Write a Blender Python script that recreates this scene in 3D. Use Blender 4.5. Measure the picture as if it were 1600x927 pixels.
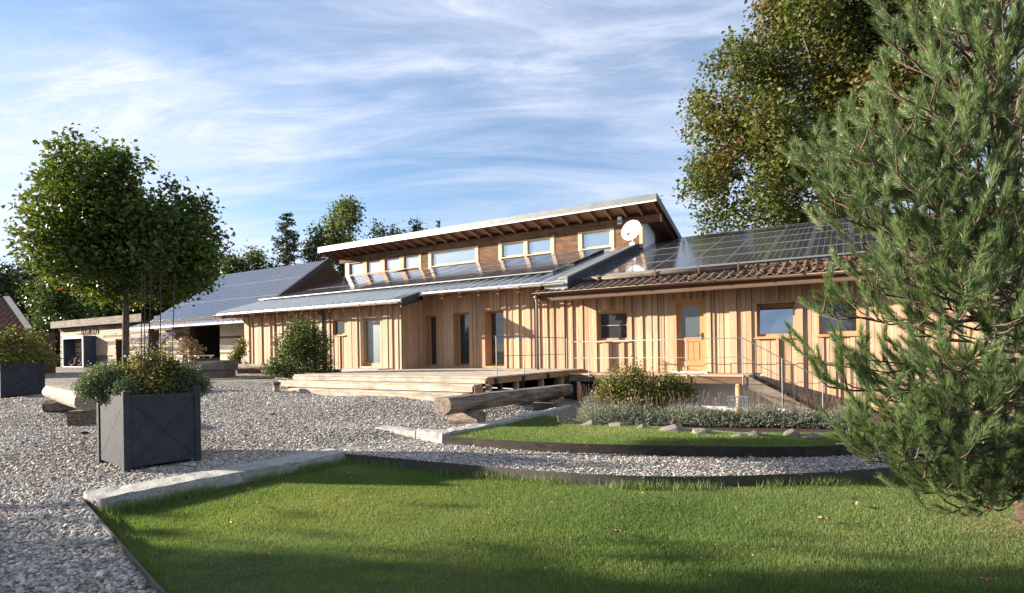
import bpy, math, random
import numpy as np
from mathutils import Vector, Matrix
from mathutils.geometry import delaunay_2d_cdt

# ---------------------------------------------------------------- scene, camera, light
S = bpy.context.scene
for o in list(bpy.data.objects):
    bpy.data.objects.remove(o)
COL = S.collection
random.seed(7)
RNG = np.random.default_rng(7)

F, CX, CY, EYE = 870.0, 800.0, 548.0, 1.6       # calibrated in the photograph's 1600 px width
ROLL = math.atan(0.0157)
cd = bpy.data.cameras.new("camera")
cam = bpy.data.objects.new("camera", cd)
COL.objects.link(cam)
cd.sensor_width = 36.0
cd.lens = F * 36.0 / 1600.0
cd.shift_y = (CY - 463.5) / 1600.0
cd.clip_start = 0.1
cd.clip_end = 6000
cam.matrix_world = Matrix.Translation((0, 0, EYE)) @ Matrix.Rotation(math.radians(90), 4, 'X') @ Matrix.Rotation(-ROLL, 4, 'Z')
S.camera = cam

SUN_EL = math.radians(14.8)
SUN_AZ = (-0.992, 0.126)                          # towards the sun
sun_dir = Vector((SUN_AZ[0] * math.cos(SUN_EL), SUN_AZ[1] * math.cos(SUN_EL), math.sin(SUN_EL)))
sd = bpy.data.lights.new("sun", 'SUN')
sd.energy = 5.0
sd.angle = math.radians(0.53)
sd.color = (1.0, 0.89, 0.74)
sun = bpy.data.objects.new("sun", sd)
COL.objects.link(sun)
sun.rotation_euler = (-sun_dir).to_track_quat('-Z', 'Y').to_euler()
sun.location = sun_dir * 60

W = bpy.data.worlds.new("World")
S.world = W
W.use_nodes = True
nt = W.node_tree
nt.nodes.clear()
def nn(t, typ, **kw):
    n = t.nodes.new(typ)
    for k, v in kw.items():
        setattr(n, k, v)
    return n
sky = nn(nt, 'ShaderNodeTexSky', sky_type='NISHITA', sun_disc=False)
sky.sun_elevation = SUN_EL
sky.sun_rotation = math.atan2(SUN_AZ[0], SUN_AZ[1])
sky.air_density = 1.0
sky.dust_density = 0.25
sky.ozone_density = 3.0
bg = nn(nt, 'ShaderNodeBackground')
bg.inputs[1].default_value = 0.06
out = nn(nt, 'ShaderNodeOutputWorld')
tc = nn(nt, 'ShaderNodeTexCoord')
sep = nn(nt, 'ShaderNodeSeparateXYZ')
nt.links.new(tc.outputs['Generated'], sep.inputs[0])
def mth(t, op, a, b=None, clamp=False):
    n = t.nodes.new('ShaderNodeMath')
    n.operation = op
    n.use_clamp = clamp
    for i, x in enumerate((a, b)):
        if x is None:
            continue
        if isinstance(x, (int, float)):
            n.inputs[i].default_value = x
        else:
            t.links.new(x, n.inputs[i])
    return n.outputs[0]
zc = mth(nt, 'MAXIMUM', sep.outputs[2], 0.0)
den = mth(nt, 'ADD', zc, 0.16)
px_ = mth(nt, 'DIVIDE', sep.outputs[0], den)
py_ = mth(nt, 'DIVIDE', sep.outputs[1], den)
cmb = nn(nt, 'ShaderNodeCombineXYZ')
nt.links.new(px_, cmb.inputs[0])
nt.links.new(py_, cmb.inputs[1])
def cloud_layer(scale, rot, loc, detail, rough, dist, lo, hi):
    mp = nn(nt, 'ShaderNodeMapping')
    mp.inputs['Scale'].default_value = scale
    mp.inputs['Rotation'].default_value = (0, 0, math.radians(rot))
    mp.inputs['Location'].default_value = loc
    nt.links.new(cmb.outputs[0], mp.inputs[0])
    no = nn(nt, 'ShaderNodeTexNoise')
    no.inputs['Scale'].default_value = 1.0
    no.inputs['Detail'].default_value = detail
    no.inputs['Roughness'].default_value = rough
    no.inputs['Distortion'].default_value = dist
    nt.links.new(mp.outputs[0], no.inputs['Vector'])
    mr = nn(nt, 'ShaderNodeMapRange', interpolation_type='SMOOTHSTEP')
    mr.inputs[1].default_value = lo
    mr.inputs[2].default_value = hi
    nt.links.new(no.outputs[0], mr.inputs[0])
    return mr.outputs[0]
c_big = cloud_layer((0.55, 0.9, 1), 18, (3.1, 1.7, 0), 4, 0.55, 0.4, 0.30, 0.66)
c_streak = cloud_layer((0.7, 2.6, 1), 24, (0.6, 4.2, 0), 10, 0.66, 0.9, 0.36, 0.78)
c_fine = cloud_layer((1.6, 4.4, 1), 32, (7.7, 0.3, 0), 10, 0.70, 1.0, 0.42, 0.72)
m1 = mth(nt, 'MULTIPLY', c_big, 0.62)
m2 = mth(nt, 'MULTIPLY', c_streak, 0.75)
m3 = mth(nt, 'MULTIPLY', c_fine, c_big)
m4 = mth(nt, 'MULTIPLY', m3, 0.9)
msum = mth(nt, 'ADD', mth(nt, 'ADD', m1, m2), m4)
hz = nn(nt, 'ShaderNodeMapRange')                # thin veil near the horizon
hz.inputs[1].default_value = 0.0
hz.inputs[2].default_value = 0.45
hz.inputs[3].default_value = 0.16
hz.inputs[4].default_value = 0.0
nt.links.new(zc, hz.inputs[0])
msum = mth(nt, 'ADD', msum, hz.outputs[0])
msum = mth(nt, 'MULTIPLY', mth(nt, 'ADD', msum, 0.03), 0.78, True)
mixc = nn(nt, 'ShaderNodeMix', data_type='RGBA')
nt.links.new(msum, mixc.inputs[0])
hsv = nn(nt, 'ShaderNodeHueSaturation')
hsv.inputs['Saturation'].default_value = 1.0
hsv.inputs['Value'].default_value = 1.0
nt.links.new(sky.outputs[0], hsv.inputs['Color'])
nt.links.new(hsv.outputs[0], mixc.inputs[6])
mixc.inputs[7].default_value = (3.9, 4.2, 5.0, 1)
nt.links.new(mixc.outputs[2], bg.inputs[0])
nt.links.new(bg.outputs[0], out.inputs[0])

S.view_settings.view_transform = 'Standard'
S.view_settings.look = 'None'
S.view_settings.gamma = 1.0
S.view_settings.exposure = 2.0
S.render.engine = 'CYCLES'
S.cycles.max_bounces = 6
S.cycles.diffuse_bounces = 3
S.cycles.glossy_bounces = 3
S.cycles.transparent_max_bounces = 6
try:
    S.cycles.use_denoising = True
except Exception:
    pass

# ---------------------------------------------------------------- geometry helpers
TH = math.radians(31.0)                            # the house is turned 31 degrees
UX = Vector((math.cos(TH), -math.sin(TH), 0))
NX = Vector((math.sin(TH), math.cos(TH), 0))
ORG = Vector((5.1555, 16.1681, 0))
def w(u, v, z=0.0):
    return ORG + UX * u + NX * v + Vector((0, 0, z))
def ray(px, py):
    a, b = (px - CX) / F, (CY - py) / F
    return Vector((a * math.cos(ROLL) + b * math.sin(ROLL), 1.0, b * math.cos(ROLL) - a * math.sin(ROLL)))
def dep(px, py, Y):
    r = ray(px, py)
    return Vector((r.x * Y, Y, EYE + r.z * Y))
def onz(px, py, z):
    r = ray(px, py)
    t = (z - EYE) / r.z
    return Vector((r.x * t, t, z))

def tag(o, label=None, cat=None, group=None, kind=None):
    if label: o['label'] = label
    if cat: o['category'] = cat
    if group: o['group'] = group
    if kind: o['kind'] = kind
    return o
def empty(name, loc=(0, 0, 0), rz=0.0, label=None, cat=None, group=None):
    o = bpy.data.objects.new(name, None)
    o.empty_display_size = 0.2
    COL.objects.link(o)
    o.location = loc
    o.rotation_euler = (0, 0, rz)
    return tag(o, label, cat, group)
def link(name, me, parent=None, loc=None, rot=None, scale=None):
    o = bpy.data.objects.new(name, me)
    COL.objects.link(o)
    if parent is not None: o.parent = parent
    if loc is not None: o.location = loc
    if rot is not None: o.rotation_euler = rot
    if scale is not None: o.scale = scale
    return o

class MB:
    def __init__(s):
        s.v, s.f, s.m = [], [], []
    def add(s, vs, fs, mat=0):
        b = len(s.v)
        s.v += [tuple(p) for p in vs]
        s.f += [tuple(b + i for i in f) for f in fs]
        s.m += [mat] * len(fs)
        return s
    def box(s, x0, x1, y0, y1, z0, z1, mat=0):
        vs = [(x, y, z) for z in (z0, z1) for y in (y0, y1) for x in (x0, x1)]
        return s.add(vs, [(0, 2, 3, 1), (4, 5, 7, 6), (0, 1, 5, 4), (2, 6, 7, 3), (0, 4, 6, 2), (1, 3, 7, 5)], mat)
    def hexa(s, bot, top, mat=0):
        n = len(bot)
        vs = list(bot) + list(top)
        fs = [tuple(reversed(range(n))), tuple(range(n, 2 * n))]
        for i in range(n):
            j = (i + 1) % n
            fs.append((i, j, n + j, n + i))
        return s.add(vs, fs, mat)
    def tube(s, pts, rad, n=8, mat=0, caps=True):
        pts = [Vector(p) for p in pts]
        if isinstance(rad, (int, float)): rad = [rad] * len(pts)
        vs, fs = [], []
        ref = None
        for i, p in enumerate(pts):
            d = (pts[min(i + 1, len(pts) - 1)] - pts[max(i - 1, 0)]).normalized()
            if ref is None:
                ref = Vector((0, 0, 1)) if abs(d.z) < 0.9 else Vector((1, 0, 0))
            a = (ref - d * ref.dot(d)).normalized()
            ref = a
            b = d.cross(a)
            for k in range(n):
                t = 2 * math.pi * k / n
                vs.append(p + (a * math.cos(t) + b * math.sin(t)) * rad[i])
        for i in range(len(pts) - 1):
            for k in range(n):
                l = (k + 1) % n
                fs.append((i * n + k, i * n + l, (i + 1) * n + l, (i + 1) * n + k))
        if caps:
            fs.append(tuple(reversed(range(n))))
            fs.append(tuple(range((len(pts) - 1) * n, len(pts) * n)))
        return s.add(vs, fs, mat)
    def build(s, name, mats, parent=None, smooth=False, loc=None):
        me = bpy.data.meshes.new(name)
        me.from_pydata(s.v, [], s.f)
        if not isinstance(mats, (list, tuple)): mats = [mats]
        for m in mats: me.materials.append(m)
        if len(mats) > 1: me.polygons.foreach_set('material_index', s.m)
        if smooth:
            me.polygons.foreach_set('use_smooth', [True] * len(me.polygons))
        me.update()
        return link(name, me, parent, loc)

def np_mesh(name, V, Fc, mat, rnd=None, parent=None, smooth=False):
    me = bpy.data.meshes.new(name)
    V = np.asarray(V, dtype=np.float32).reshape(-1, 3)
    Fc = np.asarray(Fc, dtype=np.int32)
    k = Fc.shape[1]
    me.vertices.add(len(V)); me.vertices.foreach_set('co', V.ravel())
    me.loops.add(Fc.size); me.loops.foreach_set('vertex_index', Fc.ravel())
    me.polygons.add(len(Fc)); me.polygons.foreach_set('loop_start', np.arange(0, Fc.size, k, dtype=np.int32))
    if rnd is not None:
        a = me.attributes.new('rnd', 'FLOAT', 'FACE')
        a.data.foreach_set('value', np.asarray(rnd, dtype=np.float32))
    if smooth:
        me.polygons.foreach_set('use_smooth', np.ones(len(Fc), dtype=bool))
    for m in (mat if isinstance(mat, (list, tuple)) else [mat]): me.materials.append(m)
    me.update(calc_edges=True)
    me.validate()
    return link(name, me, parent)

# ---------------------------------------------------------------- materials
def new_mat(name):
    m = bpy.data.materials.new(name)
    m.use_nodes = True
    t = m.node_tree
    return m, t, t.nodes['Principled BSDF']
def ramp(t, fac, stops):
    r = t.nodes.new('ShaderNodeValToRGB')
    e = r.color_ramp.elements
    e[0].position, e[0].color = stops[0][0], (*stops[0][1], 1)
    e[1].position, e[1].color = stops[-1][0], (*stops[-1][1], 1)
    for p, c in stops[1:-1]:
        n = e.new(p); n.color = (*c, 1)
    t.links.new(fac, r.inputs[0])
    return r.outputs[0]
def noise(t, vec, scale, detail=4, rough=0.55, dist=0.0):
    n = t.nodes.new('ShaderNodeTexNoise')
    n.inputs['Scale'].default_value = scale
    n.inputs['Detail'].default_value = detail
    n.inputs['Roughness'].default_value = rough
    n.inputs['Distortion'].default_value = dist
    if vec is not None: t.links.new(vec, n.inputs['Vector'])
    return n.outputs[0]
def mixrgb(t, fac, a, b, mode='MIX'):
    n = t.nodes.new('ShaderNodeMix'); n.data_type = 'RGBA'; n.blend_type = mode
    for i, x in ((0, fac), (6, a), (7, b)):
        if isinstance(x, (int, float)): n.inputs[i].default_value = x
        elif isinstance(x, tuple): n.inputs[i].default_value = (*x, 1) if len(x) == 3 else x
        else: t.links.new(x, n.inputs[i])
    return n.outputs[2]
def bump(t, p, h, strength, dist):
    b = t.nodes.new('ShaderNodeBump')
    b.inputs['Strength'].default_value = strength
    b.inputs['Distance'].default_value = dist
    t.links.new(h, b.inputs['Height'])
    t.links.new(b.outputs[0], p.inputs['Normal'])
def position(t, scale=(1, 1, 1), rot=0.0, rand=True):
    g = t.nodes.new('ShaderNodeNewGeometry')
    v = g.outputs['Position']
    if rand:
        oi = t.nodes.new('ShaderNodeObjectInfo')
        k = t.nodes.new('ShaderNodeVectorMath'); k.operation = 'ADD'
        cm = t.nodes.new('ShaderNodeCombineXYZ')
        r = mth(t, 'MULTIPLY', oi.outputs['Random'], 37.0)
        for i in range(3): t.links.new(r, cm.inputs[i])
        t.links.new(v, k.inputs[0]); t.links.new(cm.outputs[0], k.inputs[1])
        v = k.outputs[0]
    mp = t.nodes.new('ShaderNodeMapping')
    mp.inputs['Rotation'].default_value = (0, 0, rot)
    t.links.new(v, mp.inputs[0])
    mp2 = t.nodes.new('ShaderNodeMapping')
    mp2.inputs['Scale'].default_value = scale
    t.links.new(mp.outputs[0], mp2.inputs[0])
    return mp2.outputs[0]

def wood(name, ca, cb, axis='z', grain=0.35, rough=0.75, knots=True, weather=None, crack=0.0):
    m, t, p = new_mat(name)
    sc = {'z': (28, 28, 1.3), 'u': (1.3, 28, 28), 'v': (28, 1.3, 28)}[axis]
    vec = position(t, sc, TH)
    oi = t.nodes.new('ShaderNodeObjectInfo')
    base = mixrgb(t, oi.outputs['Random'], ca, cb)
    g = noise(t, vec, 1.0, 5, 0.6, 0.6)
    gr = ramp(t, g, [(0.25, (1 - grain,) * 3), (0.6, (1.0,) * 3), (0.85, (1 - grain * .5,) * 3)])
    c = mixrgb(t, 1.0, base, gr, 'MULTIPLY')
    if knots:
        vk = position(t, {'z': (9, 9, 2.2), 'u': (2.2, 9, 9), 'v': (9, 2.2, 9)}[axis], TH)
        vo = t.nodes.new('ShaderNodeTexVoronoi'); vo.inputs['Scale'].default_value = 1.0
        t.links.new(vk, vo.inputs['Vector'])
        k = ramp(t, vo.outputs['Distance'], [(0.0, (0.35, 0.25, 0.2)), (0.12, (1, 1, 1))])
        c = mixrgb(t, 0.75, c, k, 'MULTIPLY')
    if weather:
        vw = position(t, (0.9, 0.9, 0.5), TH, False)
        wn = ramp(t, noise(t, vw, 1.3, 5, 0.65), [(0.42, (0, 0, 0)), (0.66, (1, 1, 1))])
        c = mixrgb(t, mth(t, 'MULTIPLY', wn, .55), c, weather)
    if crack:
        vc = position(t, {'z': (11, 11, .6), 'u': (.6, 11, 11), 'v': (11, .6, 11)}[axis], TH)
        ck = noise(t, vc, 1.0, 4, .6, .5)
        ckr = ramp(t, ck, [(.44, (1, 1, 1)), (.49, (.22, .2, .18)), (.54, (1, 1, 1))])
        c = mixrgb(t, crack, c, ckr, 'MULTIPLY')
        blot = ramp(t, noise(t, position(t, (2.2, 2.2, 2.2), TH, True), 1.0, 5, .65), [(.35, (.5, .47, .44)), (.65, (1, 1, 1))])
        c = mixrgb(t, .8, c, blot, 'MULTIPLY')
    t.links.new(c, p.inputs['Base Color'])
    p.inputs['Roughness'].default_value = rough
    p.inputs['Specular IOR Level'].default_value = 0.25
    bump(t, p, g, 0.35, 0.01)
    return m
def plain(name, c, rough=0.6, metal=0.0, var=0.15, scale=6.0, spec=0.5, bmp=0.0, c2=None):
    m, t, p = new_mat(name)
    vec = position(t, (1, 1, 1), 0, False)
    n = noise(t, vec, scale, 6, 0.65)
    lo = c2 if c2 else tuple(x * (1 - var) for x in c)
    col = ramp(t, n, [(0.3, lo), (0.7, c)])
    t.links.new(col, p.inputs['Base Color'])
    p.inputs['Roughness'].default_value = rough
    p.inputs['Metallic'].default_value = metal
    p.inputs['Specular IOR Level'].default_value = spec
    if bmp: bump(t, p, n, bmp, 0.02)
    return m
def granite(name, c):
    m, t, p = new_mat(name)
    vec = position(t, (1, 1, 1), 0, True)
    a = noise(t, vec, 90, 3, 0.8)
    b = noise(t, vec, 5, 5, 0.6)
    sp = ramp(t, a, [(0.36, tuple(x * .32 for x in c)), (0.48, tuple(x * .8 for x in c)), (0.62, tuple(min(1, x * 1.35) for x in c))])
    st = ramp(t, b, [(0.3, (.72, .70, .66)), (0.65, (1, 1, 1))])
    t.links.new(mixrgb(t, 1.0, sp, st, 'MULTIPLY'), p.inputs['Base Color'])
    p.inputs['Roughness'].default_value = 0.85
    bump(t, p, noise(t, vec, 28, 8, 0.75), 0.9, 0.02)
    return m
def foliage(name, stops, trans=0.35, rough=0.5):
    m, t, p = new_mat(name)
    a = t.nodes.new('ShaderNodeAttribute'); a.attribute_name = 'rnd'
    col = ramp(t, a.outputs['Fac'], stops)
    t.links.new(col, p.inputs['Base Color'])
    p.inputs['Roughness'].default_value = rough
    p.inputs['Specular IOR Level'].default_value = 0.35
    tr = t.nodes.new('ShaderNodeBsdfTranslucent')
    t.links.new(mixrgb(t, 1.0, col, (1.25, 1.15, 0.55), 'MULTIPLY'), tr.inputs[0])
    mx = t.nodes.new('ShaderNodeMixShader'); mx.inputs[0].default_value = trans
    t.links.new(p.outputs[0], mx.inputs[1]); t.links.new(tr.outputs[0], mx.inputs[2])
    t.links.new(mx.outputs[0], t.nodes['Material Output'].inputs[0])
    return m
def glass(name, tint, refl, rough=0.02):
    m, t, p = new_mat(name)
    p.inputs['Base Color'].default_value = (*tint, 1)
    p.inputs['Roughness'].default_value = 0.4
    g = t.nodes.new('ShaderNodeBsdfGlossy'); g.inputs['Roughness'].default_value = rough
    g.inputs['Color'].default_value = (.92, .95, 1, 1)
    lw = t.nodes.new('ShaderNodeLayerWeight'); lw.inputs[0].default_value = 0.35
    mr = t.nodes.new('ShaderNodeMapRange'); mr.inputs[3].default_value = refl; mr.inputs[4].default_value = 1.0
    t.links.new(lw.outputs['Fresnel'], mr.inputs[0])
    mx = t.nodes.new('ShaderNodeMixShader')
    t.links.new(mr.outputs[0], mx.inputs[0]); t.links.new(p.outputs[0], mx.inputs[1]); t.links.new(g.outputs[0], mx.inputs[2])
    t.links.new(mx.outputs[0], t.nodes['Material Output'].inputs[0])
    return m

M = {}
M['larch'] = wood('larch_boards', (.61, .405, .26), (.39, .24, .14), 'z', .42, .75, True, (.33, .25, .18))
M['larch_h'] = wood('larch_horizontal', (.56, .41, .28), (.44, .31, .20), 'u', .38)
M['larch_v'] = wood('larch_depth', (.52, .34, .21), (.46, .29, .17), 'v', .3)
M['frame'] = wood('window_frame_wood', (.47, .275, .15), (.41, .23, .12), 'z', .2, .55, False)
M['frame_light'] = wood('pale_frame_wood', (.54, .42, .29), (.48, .365, .25), 'z', .25, .6, False)
M['deck'] = wood('deck_boards', (.62, .535, .44), (.50, .43, .355), 'u', .4, .85, True, (.40, .34, .27), .35)
M['deck_end'] = wood('deck_end_grain', (.36, .21, .11), (.30, .17, .085), 'v', .35, .8, False)
M['brown'] = wood('old_brown_wood', (.27, .13, .072), (.21, .095, .052), 'v', .4, .75, False)
M['brown_u'] = wood('old_brown_beam', (.15, .088, .056), (.12, .07, .045), 'u', .5, .75, False)
M['panel_brown'] = wood('rough_brown_panel', (.25, .135, .08), (.20, .105, .062), 'u', .6, .9, True, None, .6)
M['dark_wood'] = wood('dark_wall_wood', (.10, .058, .036), (.08, .045, .028), 'z', .4, .85, False)
M['grey_wood'] = wood('weathered_grey_wood', (.26, .215, .175), (.21, .17, .14), 'u', .5, .9, True, None, .8)
M['grey_wood_v'] = wood('weathered_grey_log', (.27, .225, .185), (.23, .19, .155), 'v', .55, .9, True, None, .9)
M['edge_wood'] = wood('dark_edging_timber', (.075, .062, .052), (.055, .047, .042), 'u', .4, .9, False, None, .5)
M['log'] = wood('weathered_log', (.30, .25, .20), (.26, .21, .17), 'u', .55, .9, True, None, .8)
M['log_pale'] = wood('pale_log', (.40, .345, .28), (.34, .29, .235), 'u', .5, .85, True, None, .85)
M['slat'] = wood('grey_slats', (.44, .35, .26), (.33, .26, .195), 'u', .5, .85, True)
M['slat_new'] = wood('new_slats', (.62, .52, .40), (.54, .44, .32), 'u', .35, .85, True)
M['anthracite'] = plain('anthracite_board', (.048, .052, .062), .75, 0, .4, 7, .10, .08)
M['groove'] = plain('groove_shadow_gap', (.012, .012, .014), .8)
M['zinc'] = plain('zinc_sheet', (.58, .61, .64), .30, .8, .15, 3)
M['zinc_pale'] = plain('pale_metal_fascia', (.20, .212, .21), .55, .3, .3, 4)
M['gutter_metal'] = plain('brownish_gutter_metal', (.20, .17, .145), .5, .4, .3, 5)
M['dark_metal'] = plain('dark_metal', (.07, .07, .075), .45, .6, .2, 5)
M['steel'] = plain('galvanised_steel', (.20, .205, .21), .5, .6, .15, 12)
M['copper'] = plain('aged_copper_gutter', (.15, .088, .062), .5, .5, .3, 5)
M['rust'] = plain('rusty_steel', (.11, .07, .05), .8, .2, .4, 30)
M['edge_steel'] = plain('weathered_edging', (.075, .068, .062), .75, .1, .4, 12)
M['plaster'] = plain('white_plaster', (.80, .79, .77), .9, 0, .06, 3, .3, .1)
M['white'] = plain('white_paint', (.80, .80, .79), .5, 0, .05, 3)
M['dish'] = plain('dish_enamel', (.72, .72, .70), .4, 0, .05, 4)
M['granite'] = granite('granite', (.40, .395, .385))
M['trough'] = granite('old_stone', (.13, .12, .105))
M['fieldstone'] = granite('field_stone', (.23, .195, .165))
M['tile'] = plain('clay_tile', (.16, .105, .08), .9, 0, .5, 9, .2, .3, (.085, .07, .06))
M['tile_dark'] = plain('dark_clay_tile', (.13, .062, .05), .85, 0, .35, 9, .3, .2)
M['soil'] = plain('soil', (.06, .042, .03), .95, 0, .4, 20, .1, .5)
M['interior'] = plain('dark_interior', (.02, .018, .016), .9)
M['glass_dark'] = glass('dark_glass', (.010, .012, .016), .05)
M['glass_blue'] = glass('blue_reflecting_glass', (.010, .014, .024), .38)
M['glass_sky'] = glass('sky_reflecting_glass', (.05, .06, .07), .50)
M['glass_frost'] = glass('frosted_glass', (.055, .072, .076), .05, .22)
M['door_wood'] = wood('door_wood', (.50, .26, .12), (.46, .235, .105), 'z', .2, .5, False)
M['bark'] = plain('bark', (.17, .125, .09), .95, 0, .6, 18, .2, .9)
M['pine_bark'] = plain('pine_bark', (.16, .11, .082), .95, 0, .65, 22, .2, 1.0)
M['twig'] = plain('twig', (.10, .068, .044), .9, 0, .4, 20)

M['litter'] = plain('leaf_litter', (.16, .095, .055), .9, 0, .6, 40, .1)
# solar cells (object space, metres on the panel)
def solar():
    m, t, p = new_mat('solar_cells')
    tcn = t.nodes.new('ShaderNodeTexCoord')
    sp = t.nodes.new('ShaderNodeSeparateXYZ')
    t.links.new(tcn.outputs['Object'], sp.inputs[0])
    def cell(c, off, pitch):
        f = mth(t, 'FRACT', mth(t, 'DIVIDE', mth(t, 'SUBTRACT', c, off), pitch))
        return mth(t, 'MULTIPLY', mth(t, 'ABSOLUTE', mth(t, 'SUBTRACT', f, 0.5)), 2.0)
    a = cell(sp.outputs[0], .045, .16); b = cell(sp.outputs[1], .04, .156)
    line = mth(t, 'MAXIMUM', mth(t, 'GREATER_THAN', a, .955), mth(t, 'GREATER_THAN', b, .95))
    dia = mth(t, 'GREATER_THAN', mth(t, 'ADD', a, b), 1.80)
    msk = mth(t, 'MAXIMUM', mth(t, 'MULTIPLY', line, .45), dia)
    oi = t.nodes.new('ShaderNodeObjectInfo')
    base = mixrgb(t, oi.outputs['Random'], (.018, .021, .034), (.026, .024, .030))
    t.links.new(mixrgb(t, msk, base, (.42, .43, .45)), p.inputs['Base Color'])
    p.inputs['Roughness'].default_value = 0.09
    p.inputs['IOR'].default_value = 1.6
    p.inputs['Specular IOR Level'].default_value = 0.6
    return m
M['solar'] = solar()
M['panel_frame'] = plain('panel_frame', (.24, .25, .26), .4, .6, .08)

def gravel_mat():
    m, t, p = new_mat('gravel')
    vec = position(t, (1, 1, 1), 0, False)
    vo = t.nodes.new('ShaderNodeTexVoronoi'); vo.inputs['Scale'].default_value = 26
    t.links.new(vec, vo.inputs['Vector'])
    s2 = t.nodes.new('ShaderNodeSeparateColor'); t.links.new(vo.outputs['Color'], s2.inputs[0])
    col = ramp(t, s2.outputs[0], [(0, (.12, .11, .10)), (.35, (.22, .205, .185)), (.7, (.33, .31, .28)), (1, (.46, .43, .385))])
    gap = ramp(t, vo.outputs['Distance'], [(.35, (1, 1, 1)), (.75, (.45, .42, .38))])
    col = mixrgb(t, 1.0, col, gap, 'MULTIPLY')
    v3 = t.nodes.new('ShaderNodeTexVoronoi'); v3.inputs['Scale'].default_value = 9; t.links.new(vec, v3.inputs['Vector'])
    s3 = t.nodes.new('ShaderNodeSeparateColor'); t.links.new(v3.outputs['Color'], s3.inputs[0])
    col = mixrgb(t, .9, col, ramp(t, s3.outputs[0], [(0, (.55, .54, .53)), (.5, (.9, .9, .9)), (1, (1.25, 1.25, 1.25))]), 'MULTIPLY')
    big = noise(t, vec, .55, 5, .6)
    lit = ramp(t, big, [(.45, (0, 0, 0)), (.72, (1, 1, 1))])
    dirt = mixrgb(t, mth(t, 'MULTIPLY', lit, .45), col, (.17, .115, .07))
    t.links.new(dirt, p.inputs['Base Color'])
    p.inputs['Roughness'].default_value = .9
    p.inputs['Specular IOR Level'].default_value = .2
    inv = mth(t, 'SUBTRACT', 1.0, vo.outputs['Distance'])
    bump(t, p, inv, 1.0, .02)
    return m
M['gravel'] = gravel_mat()
def stone_mat():
    m, t, p = new_mat('pebbles')
    a = t.nodes.new('ShaderNodeAttribute'); a.attribute_name = 'rnd'
    col = ramp(t, a.outputs['Fac'], [(0, (.06, .056, .053)), (.25, (.18, .166, .15)), (.5, (.32, .297, .268)), (.8, (.48, .445, .40)), (.94, (.64, .60, .54)), (1, (.22, .12, .065))])
    n = noise(t, position(t, (1, 1, 1), 0, False), 120, 3, .6)
    col = mixrgb(t, 1.0, col, ramp(t, n, [(.3, (.8, .8, .8)), (.7, (1, 1, 1))]), 'MULTIPLY')
    t.links.new(col, p.inputs['Base Color'])
    p.inputs['Roughness'].default_value = .8
    p.inputs['Specular IOR Level'].default_value = .25
    return m
M['pebble'] = stone_mat()
def lawn_mat():
    m, t, p = new_mat('lawn_soil')
    n = noise(t, position(t, (1, 1, 1), 0, False), 9, 6, .7)
    t.links.new(ramp(t, n, [(.3, (.035, .050, .015)), (.7, (.07, .105, .026))]), p.inputs['Base Color'])
    p.inputs['Roughness'].default_value = .95
    return m
M['lawn'] = lawn_mat()
M['meadow'] = plain('meadow', (.07, .10, .03), .95, 0, .4, .3, .1)
M['grass'] = foliage('grass_blades', [(0, (.070, .128, .032)), (.45, (.130, .208, .062)), (.8, (.185, .240, .088)), (.95, (.25, .265, .12)), (1, (.30, .26, .14))], .45, .45)
M['pine'] = foliage('pine_needles', [(0, (.065, .105, .042)), (.5, (.120, .180, .072)), (.85, (.185, .250, .105)), (.95, (.24, .27, .13)), (1, (.28, .20, .10))], .22, .36)
M['maple'] = foliage('autumn_maple', [(0, (.042, .066, .018)), (.4, (.075, .102, .028)), (.66, (.110, .120, .034)), (.88, (.155, .118, .042)), (1, (.18, .085, .035))], .3)
M['ball'] = foliage('plane_leaves', [(0, (.04, .075, .014)), (.55, (.085, .13, .022)), (.85, (.14, .17, .03)), (.95, (.20, .14, .035)), (1, (.24, .08, .05))], .3)
M['green'] = foliage('green_leaves', [(0, (.03, .055, .014)), (.5, (.06, .095, .022)), (1, (.11, .145, .04))], .28)
M['green_pale'] = foliage('pale_green_leaves', [(0, (.06, .09, .03)), (.5, (.10, .135, .045)), (1, (.16, .18, .07))], .3)
M['dark_green'] = foliage('dark_green_leaves', [(0, (.018, .036, .014)), (.5, (.036, .06, .022)), (1, (.065, .09, .03))], .2)
M['spruce'] = foliage('spruce_needles', [(0, (.022, .04, .022)), (.6, (.045, .07, .035)), (1, (.07, .09, .045))], .15)
M['catmint'] = foliage('catmint_leaves', [(0, (.07, .11, .055)), (.5, (.12, .175, .09)), (1, (.20, .25, .14))], .25)
M['yellowgreen'] = foliage('yellowing_leaves', [(0, (.06, .08, .016)), (.5, (.13, .145, .03)), (.85, (.22, .19, .05)), (1, (.30, .16, .06))], .3)
M['bluebloom'] = foliage('blue_flowers', [(0, (.14, .13, .34)), (.6, (.24, .22, .50)), (1, (.42, .40, .66))], .2)
M['lavender'] = foliage('lavender_leaves', [(0, (.11, .125, .09)), (.5, (.20, .22, .165)), (1, (.33, .34, .28))], .15)
M['rose'] = foliage('rose_leaves', [(0, (.07, .085, .018)), (.5, (.14, .15, .035)), (.85, (.22, .20, .06)), (1, (.28, .12, .06))], .3)
M['dry'] = foliage('dry_leaves', [(0, (.16, .09, .05)), (.6, (.28, .18, .11)), (1, (.40, .28, .18))], .2)

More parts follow.
